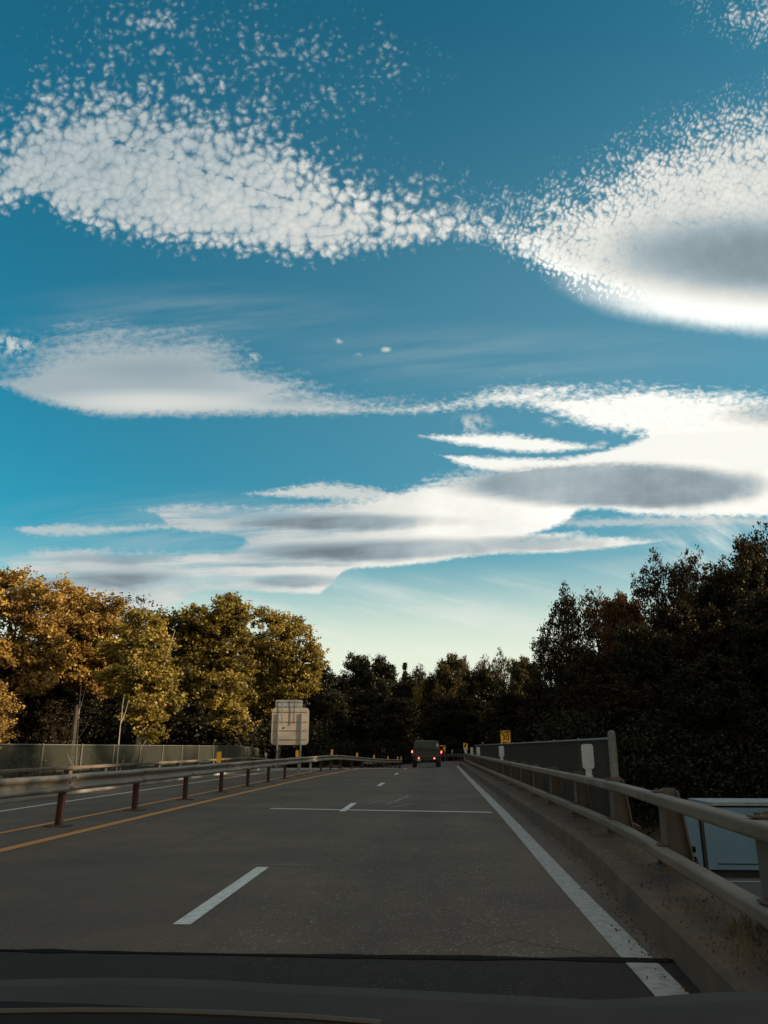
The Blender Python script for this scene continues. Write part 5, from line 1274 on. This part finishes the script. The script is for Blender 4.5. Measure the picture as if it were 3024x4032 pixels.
for kd, ix, u, v, Y, ru, m, lab in RT: plant_px(kd, ix, u, v, Y, ru, m, lab, GR)
# wood straight ahead
GC = 'dark trees closing the view ahead'
CT = [
 ('tall', 0, 1275, 2655, 132, 70, L_needle, 'low dark tree just right of the golden trees'),
 ('round', 0, 1330, 2660, 138, 75, L_dark, 'rounded dark tree second from the left in the wood ahead'),
 ('tall', 0, 1400, 2608, 140, 75, L_needle, 'ragged dark tree with a bushy top left of centre in the wood ahead'),
 ('pine', 1, 1448, 2592, 142, 50, L_needle, 'slim pine spire right of the ragged bushy tree'),
 ('tall', 0, 1495, 2618, 138, 80, L_needle, 'dark treetop with two steps in its outline near the middle of the wood ahead'),
 ('pine', 0, 1540, 2606, 140, 62, L_needle, 'slightly lower pine spire right of the stepped treetop'),
 ('pine', 1, 1594, 2600, 143, 46, L_needle, 'lone thin pine tip standing above the dip in the skyline'),
 ('airy', 1, 1655, 2612, 140, 80, L_brown, 'ragged thin treetop left of the rounded dome trees'),
 ('round', 1, 1600, 2672, 128, 85, L_dark, 'low dark tree in the dip of the skyline above the military vehicle'),
 ('airy', 0, 1660, 2680, 124, 60, L_olive, 'faint yellowish tree on the slope of the dark wood above the vehicle'),
 ('round', 0, 1785, 2580, 122, 90, L_dkolive, 'round domed treetop right of the pines'),
 ('round', 1, 1700, 2670, 126, 90, L_dark, 'dark filler crown left below the domed treetop'),
 ('airy', 1, 1905, 2575, 112, 55, L_dkolive, 'uneven olive treetop, first right of the domed one'),
 ('airy', 0, 1980, 2562, 108, 75, L_dkolive, 'highest olive treetop of the central wood, left of the airy slope'),
 ('round', 0, 2060, 2590, 100, 80, L_dkolive, 'olive crown where the central wood meets the right-hand slope'),
 ('round', 1, 1900, 2650, 108, 120, L_dark, 'dark crown below the olive treetops'),
 ('round', 0, 1440, 2720, 125, 120, L_dark, 'dark crown low in the wood above the middle chevron'),
 ('round', 1, 1300, 2740, 118, 110, L_dark, 'dark crown low at the left of the wood, behind the golden tree'),
 ('round', 0, 1780, 2740, 104, 130, L_dark, 'dark crown low above the chevron at the vehicle side'),
 ('round', 1, 2010, 2740, 96, 130, L_dark, 'dark crown behind the yellow ramp sign board'),
 ('round', 1, 1560, 2760, 116, 120, L_dark, 'dark crown directly behind the military vehicle'),
]
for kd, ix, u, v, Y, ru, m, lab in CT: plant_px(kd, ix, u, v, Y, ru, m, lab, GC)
# trees behind the lit left row; dark leaf colours stand in for shade
LT = [('round', 0, 60, 2680, 55, 90, L_brown, 'dark shaded crown low behind the bare pale shrub, under the orange trees'), ('round', 1, 210, 2700, 56, 110, L_brown, 'dark shaded crown low under the gap between the two orange trees'), ('round', 0, 90, 2520, 70, 150, L_dkolive, 'dark crown deep behind the leftmost orange tree'), ('round', 1, 330, 2560, 72, 150, L_dkolive, 'dark crown deep behind the second orange tree'), ('round', 0, 620, 2530, 74, 130, L_dkolive, 'dark crown filling the gap right of the golden leaning tree'),
      ('round', 1, 800, 2480, 80, 160, L_dkolive, 'dark crown behind the broad oak'), ('round', 0, 1060, 2560, 82, 140, L_dark, 'dark crown behind the sign back'), ('tall', 0, 1210, 2680, 92, 90, L_dark, 'dark narrow crown behind the right end of the lit row'), ('round', 1, -120, 2480, 66, 170, L_dkolive, 'dark crown at the far left edge behind the orange tree'),
      ('round', 0, 700, 2740, 60, 120, L_dark, 'low dark crown between the leaning golden tree and the yellow-green one'), ('round', 1, 1050, 2770, 78, 100, L_dark, 'low dark crown left of the sign back posts'), ('round', 1, 110, 2640, 68, 130, L_dark, 'low dark crown behind the bare pale shrub'), ('tall', 0, 480, 2660, 64, 90, L_dark, 'dark narrow crown behind the slender leaning pale trunk'), ('round', 0, 350, 2760, 62, 130, L_dark, 'low dark crown above the short evergreens')]
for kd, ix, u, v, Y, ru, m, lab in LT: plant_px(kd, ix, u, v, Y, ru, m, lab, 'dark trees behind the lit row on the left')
# trees further right, outside the picture, that keep the bridge in shade
rq = random.Random(99)
off = []
for k in range(15): off.append((27 + 5 * (k % 2) + rq.uniform(-1, 1), -48 + 4.6 * k, 12.5 + rq.uniform(0, 1.2), 4.8))
for k in range(9): off.append((66 + 6 * (k % 2) + rq.uniform(-1, 1), 14 + 4.6 * k, 23.6 + rq.uniform(0, 1.5), 6.8))
for k in range(7): off.append((44 + 5 * (k % 2), -26 + 7 * k, 16.5 + rq.uniform(0, 2), 5.4))
for k in range(6): off.append((38 + 5 * (k % 2), 52 + 4.5 * k, 15 + rq.uniform(0, 1.5), 5.0))
for k, (x, y, zt_, w_) in enumerate(off):
    plant('round' if k % 3 else 'tall', k % 2 if k % 3 else 0, x, y, zt_, w_, L_brown if k % 2 else L_dark, 'tall shaded tree on the right bank, beyond the right edge of the picture', 'trees beyond the right picture edge')

# undergrowth: one mass of low leaves under the woods
rng = np.random.RandomState(5); P = []; Tn = []
def bank(u0, u1, Y0, Y1, n, h):
    for _ in range(n):
        u = rng.uniform(u0, u1); Y = rng.uniform(Y0, Y1); x = at(u, 2940, Y).x; z = ground_z(x, Y); r = rng.uniform(0.8, 1.6)
        c = np.array([x, Y, z + rng.uniform(0.0, h)]); k = 110
        P.append(c + rng.normal(size=(k, 3)) * np.array([r, r, r * 0.6]) * 0.6); Tn.append(rng.normal(0.35, 0.15, k))
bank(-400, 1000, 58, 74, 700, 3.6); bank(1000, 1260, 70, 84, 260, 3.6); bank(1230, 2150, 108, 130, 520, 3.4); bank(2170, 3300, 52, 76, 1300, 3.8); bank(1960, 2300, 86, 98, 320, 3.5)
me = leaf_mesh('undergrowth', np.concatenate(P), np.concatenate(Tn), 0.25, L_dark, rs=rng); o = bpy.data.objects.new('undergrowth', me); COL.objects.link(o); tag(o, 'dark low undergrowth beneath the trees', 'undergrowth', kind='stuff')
# dry weeds on the right kerb
mb = MB(); rr = random.Random(12)
def tuft(x, y, n, h, spread):
    for _ in range(n):
        px_, py_ = x + rr.gauss(0, spread), y + rr.gauss(0, spread * 1.6); b_ = Vector((px_, py_, 0.218)); d_ = Vector((rr.gauss(0, 0.35), rr.gauss(0, 0.35), 1)); L_ = h * rr.uniform(0.4, 1)
        w = 0.0022; q1 = b_ + d_ * L_ * 0.5; q2 = q1 + (d_ + Vector((rr.gauss(0, .5), rr.gauss(0, .5), -0.1))) * L_ * 0.5
        mb.quad(b_ - Vector((w, 0, 0)), b_ + Vector((w, 0, 0)), q1 + Vector((w * .8, 0, 0)), q1 - Vector((w * .8, 0, 0))); mb.quad(q1 - Vector((w * .8, 0, 0)), q1 + Vector((w * .8, 0, 0)), q2 + Vector((w * .3, 0, 0)), q2 - Vector((w * .3, 0, 0)))
for (x, y, n, h, s) in ((2.02, 5.75, 110, 0.16, 0.09), (2.15, 5.5, 60, 0.22, 0.12), (1.85, 5.2, 90, 0.10, 0.12), (1.98, 6.6, 30, 0.09, 0.1), (2.25, 8.3, 40, 0.10, 0.12), (2.2, 12.5, 50, 0.12, 0.15), (2.1, 10, 20, 0.07, 0.2), (2.3, 17, 40, 0.14, 0.2)): tuft(x, y, n, h, s)
o = mb.build('weeds', M_weed); tag(o, 'dry weeds sprouting on the dirty kerb below the right railing', 'weeds', kind='stuff')


# fallen leaves and grit on the kerb top and in the gutter
rg = np.random.RandomState(8); PP = []
for _ in range(1500):
    y = 4.2 + rg.exponential(7.0); 
    if y > 40: continue
    xr = interp([(q.y, q.x) for q in rr_path], y)
    if rg.rand() < 0.62: PP.append((xr + rg.uniform(-0.40, 0.46), y, 0.234))
    else: PP.append((xr - 0.50 - abs(rg.normal(0, 0.10)), y, 0.012 + rz(xr, y)))
PP = np.array(PP); me = leaf_mesh('leaf_litter', PP, rg.normal(0.5, 0.25, len(PP)), 0.022, L_red, rs=rg)
o = bpy.data.objects.new('leaf_litter', me); COL.objects.link(o); tag(o, 'small fallen leaves and grit on the kerb and in the gutter under the right railing', 'leaf litter', kind='stuff')
